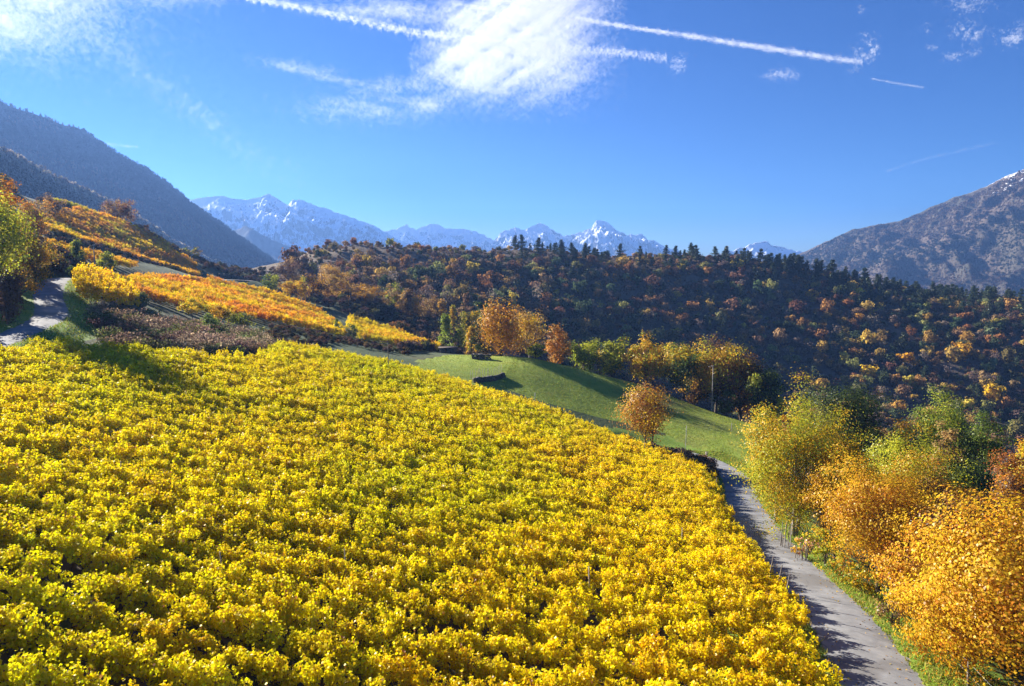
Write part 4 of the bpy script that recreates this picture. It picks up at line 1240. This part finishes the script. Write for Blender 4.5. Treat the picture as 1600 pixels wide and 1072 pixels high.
SP_ = np.vstack([HQ,
    fill(px_poly([(60, 335, 200), (60, 318, 232), (130, 322, 242), (225, 362, 246), (262, 385, 250), (300, 415, 246), (285, 404, 232), (215, 372, 226), (150, 345, 236)]), 240, br),
    fill(px_poly([(60, 375, 152), (130, 395, 158), (205, 420, 170), (300, 437, 186), (310, 432, 195), (205, 408, 176), (120, 385, 166), (60, 370, 158)]), 150, br),
    fill(px_poly([(0, 330, 110), (0, 420, 88), (60, 430, 100), (120, 420, 124), (120, 395, 130), (50, 375, 140), (40, 330, 150)]), 230, br),
    fill(px_poly([(-60, 520, 62), (-60, 440, 80), (50, 432, 96), (52, 455, 88), (40, 500, 68)]), 120, br),
    fill(px_poly([(410, 440, 200), (480, 470, 190), (560, 510, 178), (690, 530, 168), (760, 530, 160), (760, 470, 225), (600, 450, 235), (470, 415, 260)]), 430, br),
    fill(px_poly([(600, 560, 124), (640, 556, 132), (690, 545, 150), (760, 560, 150), (760, 548, 160), (690, 530, 160), (640, 545, 140)]), 90, br),
    fill(px_poly([(300, 408, 236), (345, 415, 262), (430, 436, 272), (440, 442, 240), (345, 432, 226), (310, 425, 222)]), 160, br),
    fill(px_poly([(395, 505, 112), (470, 525, 124), (560, 540, 132), (640, 556, 130), (640, 562, 122), (540, 550, 116), (460, 540, 100), (430, 535, 100)]), 260, br)])  # low scrub in this last strip stands in for a band of shadow
SPS = np.concatenate([np.full(n_, v_) for n_, v_ in ((90, .8), (240, .75), (150, .6), (230, 1.2), (120, 1.0), (430, 1.25), (90, .9), (160, .8), (260, .45))])
k1 = near_line(SP_[:, 0], SP_[:, 1], ROAD2)[0] > 4
k1 &= near_line(SP_[:, 0], SP_[:, 1], TRACK)[0] > 3
SP_ = SP_[k1]
SPS = SPS[k1]
sc_ = np.array([(.15, .10, .08), (.09, .065, .045), (.13, .12, .04), (.22, .13, .06), (.07, .065, .035)])[br.integers(0, 5, len(SP_))]
scatter('hedge_scrub', SP_, first_each(HSRC['bush'], 4) + TW[:2], br, SPS[:len(SP_)] * br.uniform(.7, 1.25, len(SP_)), br.uniform(0, 6.28, len(SP_)), sc_,
        'brown and olive scrub along the banks between the terraces and below the shrubby slope, one low strip standing in for shade')
# the wooded slope above the upper road, mostly left of the frame
LP_ = fill([(-62, 66), (-110, 40), (-190, 60), (-210, 240), (-160, 235), (-128, 195), (-100, 150), (-84, 112), (-70, 92)], 520, br)
lx, ly = pix(LP_)
LP_ = LP_[(lx < 20) | (ly > 425)]
LP_ = LP_[near_line(LP_[:, 0], LP_[:, 1], ROAD2)[0] > 4.5]
lc = np.array([(.20, .14, .06), (.28, .17, .05), (.15, .15, .05), (.12, .09, .06)])[br.integers(0, 4, len(LP_))]
scatter('slope_woodland', LP_, first_each(HSRC['bush'], 6), br, br.uniform(1.2, 2.8, len(LP_)), br.uniform(0, 6.28, len(LP_)), lc, 'brown and amber bushes covering the slope above the upper road at the left edge')
# bushes in the hollow right of the road
RP = fill([(30, 60), (26, 40), (24, 26), (40, 20), (70, 50), (80, 120), (60, 150), (42, 120), (38, 90)], 230, br)
rc = np.array([MG, AMB, BRO, YG, DG, TAN])[br.integers(0, 6, len(RP))]
scatter('hollow_thicket', RP, first_each(HSRC['bush'], 6), br, br.uniform(.9, 2.2, len(RP)), br.uniform(0, 6.28, len(RP)), rc, 'thicket of olive and amber bushes filling the hollow right of the road')

def blades(P, h, w, rng, cols):
    n = len(P)
    a = rng.uniform(0, 6.28, n)
    t = np.c_[np.cos(a), np.sin(a), np.zeros(n)] * (w * rng.uniform(.6, 1.4, n))[:, None]
    lean = np.c_[rng.normal(0, .45, (n, 2)), np.ones(n)] * (h * rng.uniform(.5, 1.4, n))[:, None]
    V = np.stack([P - t, P + t, P + lean], 1).reshape(-1, 3)
    return V, np.arange(3 * n).reshape(-1, 3), np.repeat(palette(rng, n, cols, None, None, .2), 3, axis=0)
gr = np.random.default_rng(31)
def along(line, lo, hi, n, ymax, side=0):
    i = gr.uniform(0, len(line) - 1.01, n)
    j = i.astype(int)
    p = line[j] + (line[j + 1] - line[j]) * (i - j)[:, None]
    t = line[j + 1] - line[j]
    t /= np.linalg.norm(t, axis=1)[:, None]
    s = gr.choice([-1, 1], n) if side == 0 else np.full(n, side)
    o = gr.uniform(lo, hi, n) * s
    q = p + np.c_[t[:, 1], -t[:, 0]] * o[:, None]
    return q[q[:, 1] < ymax]
GQ = np.vstack([along(ROAD, 1.62, 5.5, 19000, 96, 1), along(ROAD, 1.62, 2.9, 6000, 96, -1), along(ROAD2, 1.6, 5, 6000, 110, 1), along(ROAD2, 1.6, 3, 1500, 110, -1)])
GQ = np.c_[GQ, height(GQ[:, 0], GQ[:, 1]) - .01]
V, T3, t = blades(GQ, .2, .035, gr, [(.16, .26, .028), (.24, .32, .035), (.32, .32, .05), (.36, .30, .08)])
o = link('grass', mesh_np('grass', V, T3, M['grass'], t)); o['leaf_colour'] = [1.0, 1.0, 1.0]
tag(o, 'rough green grass on the verges of both roads', kind='stuff')
MQ = np.vstack([fill(MEADOW, 42000, gr), fill(LAWN, 9000, gr)])
V, T3, t = blades(MQ, .11, .035, gr, [(.18, .25, .028), (.25, .31, .035), (.31, .31, .05), (.22, .20, .05)])
o = link('meadow_grass', mesh_np('meadow_grass', V, T3, M['grass'], t)); o['leaf_colour'] = [1.0, 1.0, 1.0]
tag(o, 'short grazed grass of the green meadow', kind='stuff')
FL = np.vstack([along(ROAD, .9, 1.9, 420, 80, -1), along(ROAD, .2, 2.2, 420, 75, 1), along(ROAD, 1.3, 3.6, 1300, 75, 1)])
FL = np.c_[FL, height(FL[:, 0], FL[:, 1]) + .09]
V, Q, t = leaves(FL, gr.normal(0, .35, FL.shape) + [0, 0, 1], np.full(len(FL), .10), palette(gr, len(FL), [AMB, GLD, BRO, TAN]), gr)
o = link('fallen_leaves', mesh_np('fallen_leaves', V, Q, M['leaf'], t)); o['leaf_colour'] = [1.0, 1.0, 1.0]
tag(o, 'scattered yellow and brown fallen leaves along the road edge', kind='stuff')

# ------------------------------------------------------------------ posts, poles, walls, fences
def pole(name, label, cat, p, h, r, mat, arm=0, lean=(0, 0), group=None, extra=None):
    t = thing(name, label, cat, p, 0, group)
    g = Geo().tube([(0, 0, -.5), (lean[0] * .5, lean[1] * .5, h * .5), (lean[0], lean[1], h)], [r, r * .9, r * .75], 8)
    link('post', g.mesh('post', M[mat], True), t)
    if arm:
        a = Geo().box((lean[0] - arm * .5 + .06, lean[1], h - .12), (arm, .07, .09))
        link('crossarm', a.mesh('crossarm', M[mat]), t)
    if extra:
        e = Geo()
        for x in extra: e.tube([(x, 0, h - .1), (x, 0, h + .14)], [.045, .03], 6)
        link('insulators', e.mesh('insulators', M['metal']), t)
    return t
pole('utility_pole', 'pale concrete utility pole in front of the golden oak group', 'pole', ground(1112, 122), at(1112, 572, 122)[2] - ground(1112, 122)[2], .085, 'grey_wood', .9, extra=(-.3, 0))
pole('utility_pole', 'wooden utility pole on the upper left terraces between two pale trees', 'pole', ground(149, 128), at(148, 383, 128)[2] - ground(149, 128)[2], .12, 'grey_wood', .7, extra=(-.2, .1))
pole('wire_pole', 'thin dark pole with a short arm at the top edge of the yellow vineyard', 'pole', ground(607, 88), at(607, 532, 88)[2] - ground(607, 88)[2], .055, 'post_wood', 1.1)
pole('mast', 'slim mast on the skyline of the wooded hill', 'mast', hit(1044, 392, 250), 6.0, .10, 'metal', .8)
pole('post', 'dark wooden post at the meadow edge left of the lone orange tree', 'post', ground(981, 92), 1.9, .07, 'post_wood')
pole('post', 'tall thin metal post at the bend of the road below the lone orange tree', 'post', ground(1071, 96), 3.6, .045, 'metal', lean=(.05, 0))
pole('post', 'short pale post in the right part of the meadow', 'post', ground(1143, 106), 1.3, .06, 'grey_wood')
pole('post', 'short thin post in the lit strip of the meadow near the stone wall', 'post', ground(836, 102), 1.5, .045, 'metal')
pole('gate_post', 'weathered gate post at the upper corner of the yellow vineyard', 'post', ground(444, 91), at(444, 528, 91)[2] - ground(444, 91)[2], .13, 'post_wood')
pr = np.random.default_rng(41)
# leaning trellis posts at the row ends by the road
for k, (px, py, d) in enumerate([(1198, 925, 38), (1211, 944, 36), (1222, 965, 34), (1118, 762, 70), (1006, 700, 80)]):
    p = ground(px, d)
    pole('trellis_post', ['leaning trellis post at the row end nearest the road bend', 'second leaning trellis post along the road edge of the vines', 'lowest leaning trellis post along the road edge of the vines',
         'trellis post at the top corner of the vineyard by the road bend', 'trellis post at the vineyard edge below the lone orange tree'][k], 'post', p, 2.0, .045, 'post_wood', lean=(.35 if k < 3 else .1, .12))
for k, (px, d) in enumerate([(548, 29), (180, 33), (700, 44), (1060, 40), (330, 26), (930, 31)]):
    i = np.argmin(np.hypot(VP[:, 0] - ground(px, d)[0], VP[:, 1] - d))
    lab = ['thin trellis post sticking out of the vines in the near centre', 'trellis post sticking out of the vines at the far left', 'trellis post in the middle of the vineyard',
           'trellis post in the golden vines right of centre', 'trellis post low in the greenish vines at the left', 'trellis post in the golden vines at the lower right'][k]
    pole('trellis_post', lab, 'post', VP[i] + [.4, 0, 0], 1.9, .03, 'grey_wood', lean=(pr.normal(0, .06), pr.normal(0, .06)))
# wire fence along the right verge
fl = []
for i in range(0, len(ROAD) - 1):
    t = ROAD[i + 1] - ROAD[i]; t /= np.linalg.norm(t)
    fl.append(ROAD[i] + np.array([t[1], -t[0]]) * 3.5)
fl = np.array(fl)
fl = fl[(fl[:, 1] > 22) & (fl[:, 1] < 66)]
s = np.r_[0, np.cumsum(np.hypot(*np.diff(fl, axis=0).T))]
sp = np.arange(0, s[-1], 4.6)
FP = np.c_[np.interp(sp, s, fl[:, 0]), np.interp(sp, s, fl[:, 1])]
FP = np.c_[FP, height(FP[:, 0], FP[:, 1])]
wf = thing('wire_fence', 'wire fence on thin wooden posts along the right verge of the road', 'fence', FP[0])
for p in FP:
    q = p - FP[0]
    g = Geo().tube([q + [0, 0, -.3], q + [pr.normal(0, .04), pr.normal(0, .04), 1.15]], [.045, .04], 6)
    link('post', g.mesh('post', M['post_wood'], True), wf)
for z in (.55, 1.02):
    g = Geo().tube([p - FP[0] + [0, 0, z] for p in FP], .005, 4)
    link('wire', g.mesh('wire', M['metal']), wf)
# bundled stakes leaning together by the verge
def stakes(label, p, n, h, spread, cat='stakes', r=.045, top=.85, mat='post_wood'):
    t = thing('stake_stack', label, cat, p)
    for k in range(n):
        a = k / n * 6.28
        b = np.array([math.cos(a), math.sin(a), 0]) * spread * pr.uniform(.7, 1.1)
        e = np.array([b[0] * top + pr.normal(0, .07), b[1] * top + pr.normal(0, .07), h * pr.uniform(.8, 1.12)])
        g = Geo().tube([b + [0, 0, -.15], e], [r, r * .7], 5)
        link('stake', g.mesh('stake', M[mat], True), t)
stakes('tall bundle of pale vine stakes stood upright on the verge under the tall yellow tree', ground(1227, 50), 9, 1.75, .42, r=.035)
stakes('shorter bundle of grey vine stakes right of the tall bundle', ground(1252, 46.5), 7, 1.2, .4, r=.035)
stakes('pale cone of vine stakes stacked at the road bend below the meadow', ground(1103, 87), 14, 2.0, .6, r=.04, top=-.15, mat='grey_wood')
# rough stone walls; stones too small to pick apart
def stone_wall(name, label, A, B, h, th, ns, seed, lift=0.0, part=True):
    rng = np.random.default_rng(seed)
    A, B = np.array(A, float), np.array(B, float)
    t = thing(name, label, 'wall', (A[0], A[1], A[2]))
    L = np.hypot(*(B - A)[:2])
    ang = math.atan2(B[1] - A[1], B[0] - A[0])
    rowsn = max(3, int(h / .35))
    g = Geo()
    for r in range(rowsn):
        x = 0
        while x < L:
            w = rng.uniform(.6, 1.5) * L / ns
            f = (x + w / 2) / L
            px_, py_ = A[0] + (B[0] - A[0]) * f, A[1] + (B[1] - A[1]) * f
            z = float(height(np.array([px_]), np.array([py_]))[0]) - .25 + (r + .5) * h / rowsn
            g.box((px_ - A[0], py_ - A[1], z - A[2]), (w * .97, th * rng.uniform(.85, 1.1), h / rowsn * rng.uniform(.9, 1.02)), ang + rng.normal(0, .07), .07)
            x += w
    o = link('stones', g.mesh('stones', M['stone']), t)
    o['kind'] = 'stuff'
    return t
stone_wall('stone_wall', 'dark dry stone wall climbing the edge of the meadow towards the birch', ground(741, 104), ground(788, 113), 1.0, .45, 30, 1)
stone_wall('retaining_wall', 'grey retaining wall at the foot of the weeping birch', ground(737, 124), ground(766, 124), 1.15, .6, 12, 2)
stone_wall('retaining_wall', 'long dark terrace wall under the orange vineyard terrace', ground(215, 178), ground(300, 194), 1.9, .6, 40, 3)
stone_wall('retaining_wall', 'dark low wall along the outer side of the gravel track', ground(342, 222), ground(388, 238), 1.3, .6, 22, 4)
wf = thing('picket_fence', 'short fence of pale pickets on top of the meadow stone wall', 'fence', ground(742, 107))
b0, b1 = ground(736, 106), ground(784, 115)
for k in range(17):
    f = k / 16
    p = b0 + (b1 - b0) * f
    p[2] = float(height(np.array([p[0]]), np.array([p[1]]))[0])
    q = p - np.array(wf.location)
    g = Geo().tube([q + [0, 0, -.2], q + [pr.normal(0, .12), pr.normal(0, .1), pr.uniform(1.3, 1.75)]], [.035, .025], 5)
    link('picket', g.mesh('picket', M['grey_wood'], True), wf)
# small flat roofed shed in the hollow behind the lawn
p = ground(700, 140)
sh = thing('stone_shed', 'low dark stone shed with a flat roof behind the lawn', 'shed', p - [0, 0, .3], .1)
sh.scale = (.75, .75, .75)
g = Geo()
for x in (-1, 1): g.box((x * 2.2, 0, .8), (.35, 3.0, 2.4))
g.box((0, 1.4, .8), (4.05, .35, 2.4)).box((-1.3, -1.4, .8), (1.5, .35, 2.4)).box((1.3, -1.4, .8), (1.5, .35, 2.4)).box((0, -1.4, 1.75), (1.08, .3, .5))
link('wall', g.mesh('wall', M['stone']), sh)
link('roof', Geo().box((0, 0, 2.1), (5.2, 3.7, .16), 0, .02).mesh('roof', M['bark']), sh)
link('door', Geo().box((0, -1.36, .6), (1.04, .06, 1.75)).mesh('door', M['post_wood']), sh)
# blue tarpaulin on the upper terraces
p = ground(168, 208)
rng = np.random.default_rng(5)
u, v = np.meshgrid(np.linspace(-1.3, 1.3, 13), np.linspace(-.7, .7, 7))
zz = .35 + .45 * np.exp(-(u ** 2) / .9 - (v ** 2) / .3) + rng.normal(0, .03, u.shape)
V = np.c_[u.ravel(), v.ravel(), zz.ravel()]
i2, j2 = np.meshgrid(np.arange(12), np.arange(6)); q = (j2 * 13 + i2).ravel()
t_ = thing('tarpaulin', 'small blue tarpaulin thrown over a heap on the upper terraces', 'tarpaulin', p)
link('sheet', mesh_np('sheet', V, np.stack([q, q + 1, q + 14, q + 13], -1), M['tarp'], smooth=True), t_)
link('heap', Geo().tube([(-1.1, 0, .25), (0, 0, .5), (1.1, 0, .25)], [.25, .42, .25], 7).mesh('heap', M['stone'], True), t_)

# ------------------------------------------------------------------ woods on the mountains: trees nobody could count
def proto_far(name, seed, conifer):
    rng = np.random.default_rng(seed)
    n = 42
    if conifer:
        h = rng.uniform(.05, 1, n) ** .8
        a = rng.uniform(0, 6.28, n); r = .24 * (1 - h) * rng.uniform(.5, 1.1, n) + .02
        P = np.c_[np.cos(a) * r, np.sin(a) * r, h]; s = .2
    else:
        d = rng.normal(size=(n, 3)); d /= np.linalg.norm(d, axis=1)[:, None]
        P = d * .36 * rng.uniform(.6, 1.1, n)[:, None] + [0, 0, .5]; s = .3
    V, Q, t = leaves(P, rng.normal(size=P.shape), np.full(n, s), np.ones((n, 3)) * np.exp(rng.normal(0, .2, (n, 1))), rng)
    return mesh_np(name, V, Q, M['far_leaf'], t)
FAR = []
for q, (con, i, j, lab) in enumerate([(1, 30, 150, 'dark spruce'), (1, 34, 120, 'dark spruce'), (0, 30, 90, 'brown larch')]):
    o = link('mountain_tree', proto_far('mountain_tree', 400 + q, con), None, left_face[i, j])
    o.scale = (14, 14, 14); o['leaf_colour'] = [.03, .04, .03]
    FAR.append(tag(o, ['dark spruce high on the left mountain in the blue shade', 'dark spruce halfway along the crest slope of the left mountain', 'brown tree low on the left mountain slope'][q], 'tree'))
def wood(name, G3, v0, v1, n, cols, sz, label, rng, lim=None, weights=None, ux=None, patch=120):
    m, nu, _ = G3.shape
    k0 = 13
    v = k0 + (m - k0 - 1) * rng.uniform(v0, v1, n) ** .8
    u = rng.uniform(*(ux or (0, 1)), n) * (nu - 1.01)
    i, j = np.minimum(v.astype(int), m - 2), u.astype(int)
    fi, fj = (v - i)[:, None], (u - j)[:, None]
    P = G3[i, j] * (1 - fi) * (1 - fj) + G3[i + 1, j] * fi * (1 - fj) + G3[i, j + 1] * (1 - fi) * fj + G3[i + 1, j + 1] * fi * fj
    if lim is not None: P = P[fbm(P[:, 0] / lim[0], P[:, 1] / lim[0], 3, 4) > lim[1]]
    f = fbm(P[:, 0] / patch, P[:, 1] / patch + P[:, 2] / patch * 1.5, 4, 14) + rng.normal(0, .055, len(P))
    cw = np.cumsum(weights if weights else [1 / len(cols)] * len(cols))
    rk = np.argsort(np.argsort(f)) / len(f)
    c = np.array(cols)[np.minimum(np.searchsorted(cw, rk), len(cols) - 1)] * np.exp(rng.normal(0, .22, (len(P), 1)))
    scatter(name, P - [0, 0, 1], FAR, rng, rng.uniform(sz[0], sz[1], len(P)), rng.uniform(0, 6.28, len(P)), c, label)
fr = np.random.default_rng(61)
wood('hillside_scrub', spur_face, 0, .05, 2600, [(.42, .35, .26), (.30, .24, .17), (.5, .42, .32)], (3.5, 7), 'pale sunlit bushes along the top of the lower spur under the left mountain', fr)  # sunlit rim of the crest put into these paler bush colours
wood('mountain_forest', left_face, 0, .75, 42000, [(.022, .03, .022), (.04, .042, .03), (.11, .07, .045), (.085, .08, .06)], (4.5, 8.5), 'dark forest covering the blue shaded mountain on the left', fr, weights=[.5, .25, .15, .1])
wood('hillside_scrub', spur_face, 0, .6, 9000, [(.16, .13, .10), (.10, .08, .06), (.05, .055, .04), (.24, .19, .14)], (3.5, 8), 'pale bare bushes along the lower spur under the left mountain', fr)
wood('mountain_forest', right_face, 0.02, .75, 60000, [(.028, .04, .03), (.055, .06, .035), (.11, .078, .064), (.16, .115, .088)], (3, 6), 'patchy brown and dark green woods on the mountain on the right', fr, weights=[.3, .2, .3, .2], patch=260)
wood('hillside_scrub', low_face, 0, .6, 4000, [(.20, .15, .13), (.12, .10, .08), (.05, .06, .045)], (6, 12), 'pinkish bare woods on the low spur at the right edge', fr)

# ------------------------------------------------------------------ clouds: clouds of tiny ice flakes high above the valley
for CLOUD_NAME, CLOUD_OPACITY in (('cloud', .06), ('cirrus', .03), ('veil', .018)):
    m, nt, out = newmat(CLOUD_NAME)
    d = nt.nodes.new('ShaderNodeBsdfDiffuse'); d.inputs[0].default_value = (.95, .95, .95, 1)
    t = nt.nodes.new('ShaderNodeBsdfTranslucent'); t.inputs[0].default_value = (.95, .95, .95, 1)
    mx = nt.nodes.new('ShaderNodeMixShader'); mx.inputs[0].default_value = .5
    nt.links.new(d.outputs[0], mx.inputs[1]); nt.links.new(t.outputs[0], mx.inputs[2])
    tr = nt.nodes.new('ShaderNodeBsdfTransparent')
    m3 = nt.nodes.new('ShaderNodeMixShader'); m3.inputs[0].default_value = CLOUD_OPACITY
    nt.links.new(tr.outputs[0], m3.inputs[1]); nt.links.new(mx.outputs[0], m3.inputs[2]); nt.links.new(m3.outputs[0], out.inputs[0])
    M[CLOUD_NAME] = m
ALT = 3000.0
cr_ = np.random.default_rng(71)
def sky_points(px, py, alt=ALT, thick=60):
    """points at cloud height along lines of sight, spread through the layer's thickness"""
    u = (536 - py) / F
    el = (u * CP - SP) / (CP + SP * u)
    z = alt + cr_.normal(0, thick, len(px))
    d = z / np.maximum(el, .02)
    s = d / (CP + SP * u)
    return np.c_[s * (px - 800) / F, d, z]
def cloud(name, label, cat, px, py, size=8.0, group=None, thick=60, mat='cloud'):
    P = sky_points(px, py, thick=thick)
    n = len(P)
    a, b = cr_.normal(size=(n, 3)), cr_.normal(size=(n, 3))
    a /= np.linalg.norm(a, axis=1)[:, None]; b /= np.linalg.norm(b, axis=1)[:, None]
    s = (size * cr_.uniform(.5, 1.4, n) * P[:, 1] / 9000)[:, None]
    V = np.stack([P + a * s, P + b * s, P - (a + b) * s * .7], 1).reshape(-1, 3)
    o = link(name, mesh_np(name, V, np.arange(3 * n).reshape(-1, 3), M[mat]))
    return tag(o, label, cat, group)
def field_cloud(box, n, dens):
    px, py = cr_.uniform(box[0], box[2], n), cr_.uniform(box[1], box[3], n)
    k = cr_.uniform(0, 1, n) < dens(px, py)
    return px[k], py[k]
def streak(px, py, ang, sx, sy, seed, o=4):
    c, s = math.cos(ang), math.sin(ang)
    return fbm((px * c + py * s) / sx, (-px * s + py * c) / sy, o, seed)
def d_big(x, y):
    core = np.exp(-((x - 800) / 78) ** 2 - ((y - 62) / 62) ** 2) + .75 * np.exp(-((x - 745) / 60) ** 2 - ((y - 105) / 30) ** 2) + .8 * np.exp(-((x - 845) / 65) ** 2 - ((y - 5) / 45) ** 2) \
        + .3 * np.exp(-((x - 880) / 50) ** 2 - ((y - 100) / 35) ** 2) + .35 * np.exp(-((x - 720) / 30) ** 2 - ((y - 12) / 14) ** 2)
    f = .5 * streak(x, y, -.6, 150, 13, 3) + .38 * streak(x, y, .22, 120, 10, 5) + .22 * fbm(x / 40, y / 40, 4, 9)
    return np.clip(1.0 * core * (f * 2.9 - .78), 0, 1)
cloud('cirrus_cloud', 'large bright white cirrus cloud between the two vapour trails', 'cloud', *field_cloud((640, -40, 980, 190), 680000, d_big), size=41, mat='veil')
def d_wisp(x, y):
    c = .55 * np.exp(-(((x - 670) / 22) ** 2 + ((y - 164) / 11) ** 2)) + .3 * np.exp(-((x - 500) / 60) ** 2 - ((y - 118 - (x - 500) * .22) / 10) ** 2) + .26 * np.exp(-((x - 590) / 80) ** 2 - ((y - 168) / 17) ** 2) \
        + .2 * np.exp(-((x - 610) / 50) ** 2 - ((y - 135) / 10) ** 2) + .34 * np.exp(-((x - 600) / 90) ** 2 - ((y - 18 - (x - 600) * .12) / 16) ** 2)
    return np.clip(1.1 * c * (streak(x, y, .12, 90, 10, 21) * 2.2 - .5), 0, 1)
cloud('cloud_wisp', 'thin torn cirrus wisps left of the large bright cloud', 'cloud', *field_cloud((380, -20, 760, 215), 420000, d_wisp), size=46, mat='veil')
def d_glare(x, y):  # cloud veil with the glare round the sun shaped into its density
    c = .95 * np.exp(-((x - 10) / 95) ** 2 - ((y - 5) / 48) ** 2) + .4 * np.exp(-((x - 80) / 110) ** 2 - ((y - 10) / 60) ** 2) + .3 * np.exp(-((x - 290) / 70) ** 2 - ((y + 5) / 12) ** 2) \
        + .14 * np.exp(-((y - 60 - (x - 150) * .74) / 22) ** 2 - ((x - 220) / 190) ** 2)  # slanting sun ray drawn as a thin streak of flakes
    return np.clip(c * (streak(x, y, .3, 160, 40, 31, 3) * 1.3 + .05), 0, 1)
cloud('cirrus_cloud', 'hazy white veil of cloud with sun glare shaped into it in the upper left corner', 'cloud', *field_cloud((-140, -60, 520, 300), 380000, d_glare), size=56, mat='veil')
def d_puff(x, y):
    c = 0
    for a, b, sx, sy, w in [(1512, 5, 26, 9, .8), (1508, 50, 18, 16, .7), (1530, 52, 12, 8, .5), (1583, 62, 20, 10, .9), (1492, 88, 14, 7, .6), (1520, 82, 10, 5, .4), (1455, 75, 6, 4, .6), (1345, 15, 7, 5, .7),
                            (1450, 42, 8, 6, .3), (1592, 42, 8, 8, .4), (1335, 110, 8, 4, .5), (1352, 90, 14, 8, 1.2), (1364, 74, 8, 12, 1.1), (1352, 60, 9, 6, .9), (1338, 78, 12, 5, .5)]:
        c = c + w * np.exp(-((x - a) / sx) ** 2 - ((y - b) / sy) ** 2)
    return np.clip(c * (fbm(x / 7, y / 5, 4, 41) * 3.2 - 1.15), 0, 1)
cloud('cloud_puffs', 'scattered small puffs of cloud in the upper right corner', 'cloud', *field_cloud((1320, -20, 1640, 125), 150000, d_puff), size=16)
def d_comb(x, y):
    c = np.exp(-((x - 1220) / 26) ** 4 - ((y - 117) / 7) ** 2) * (.65 + .2 * np.cos(x * .7)) + .7 * np.exp(-((x - 1059) / 11) ** 2 - ((y - 100) / 11) ** 2)
    return np.clip(c * (fbm(x / 9, y / 4, 4, 51) * 2.0 - .45), 0, 1)
cloud('cloud_puffs', 'small combed patch and tuft of cloud below the right vapour trail', 'cloud', *field_cloud((1030, 80, 1270, 140), 60000, d_comb), size=16)
def trail(pts, n, w, seed, tuft=0, fade=None):
    p = smooth_line(pts, 14)
    s = np.r_[0, np.cumsum(np.hypot(*np.diff(p, axis=0).T))]
    q = cr_.uniform(0, s[-1], n)
    x, y = np.interp(q, s, p[:, 0]), np.interp(q, s, p[:, 1])
    lump = vnoise(q / 3.3, q * 0, seed)
    ww = np.interp(q / s[-1], [0, 1], w) * (.55 + .75 * lump)
    off = cr_.normal(0, .5, n) * ww
    if tuft:
        per = 11.5 + 3 * vnoise(q / 60, q * 0, seed + 3)
        ph = np.cos(q / per * 6.28)
        low = cr_.uniform(0, 1, n) < .42
        off = np.where(low & (ph > .1), np.abs(cr_.normal(0, 1, n)) * ww * .55 + ww * .35, off)
    keep = cr_.uniform(0, 1, n) < np.clip(.35 + 1.0 * vnoise(q / 9, q * 0, seed + 8), 0, 1)
    if fade: keep &= cr_.uniform(0, 1, n) < np.interp(q / s[-1], *fade)
    return x[keep], y[keep] + off[keep]
cloud('vapour_trail', 'long ragged vapour trail with drooping tufts crossing the large cloud', 'vapour trail', *trail([(385, -4), (450, 7), (530, 24), (620, 44), (740, 62), (880, 75), (960, 80), (1042, 91)], 60000, (5.5, 8), 61, 1,
      ((0, .5, .62, .7, 1), (1, 1, .8, .75, .9))), size=12, thick=20)
cloud('vapour_trail', 'smooth slim vapour trail to the right ending in a curled hook', 'vapour trail', *trail([(868, 22), (920, 32), (1000, 45), (1090, 58), (1150, 68), (1230, 80), (1300, 91), (1348, 97)], 44000,
      (3.6, 6), 71, 0, ((0, .2, .8, .9, 1), (.7, 1, 1, .9, .5))), size=12, thick=20)
cloud('vapour_trail', 'short faint thin vapour trail at the right below the hooked one', 'vapour trail', *trail([(1362, 123), (1400, 130), (1444, 137)], 900, (1.6, 2.2), 81), size=12, thick=10)
cloud('vapour_trail', 'faint streak of vapour beside the left mountain crest', 'vapour trail', *trail([(165, 224), (190, 228), (215, 229)], 500, (3, 2), 85), size=12, thick=10)
cloud('vapour_trail', 'faint long streak low in the sky above the right mountain', 'vapour trail', *trail([(1385, 268), (1430, 253), (1490, 238), (1560, 222)], 700, (2.5, 4), 87), size=12, thick=10)

# ------------------------------------------------------------------ haze
if HAZE:
    hz = link('haze', Geo().box((0, 3200, 218), (15000, 7700, 782)).mesh('haze', []))
    m, nt, out = newmat('haze')
    pv = nt.nodes.new('ShaderNodeVolumePrincipled')
    pv.inputs['Color'].default_value = (.20, .40, .92, 1)
    pv.inputs['Density'].default_value = HAZE
    pv.inputs['Anisotropy'].default_value = 0.28
    nt.links.new(pv.outputs[0], out.inputs['Volume'])
    hz.data.materials.append(m)
    tag(hz, 'pale blue autumn haze filling the valley', None, None, 'stuff')
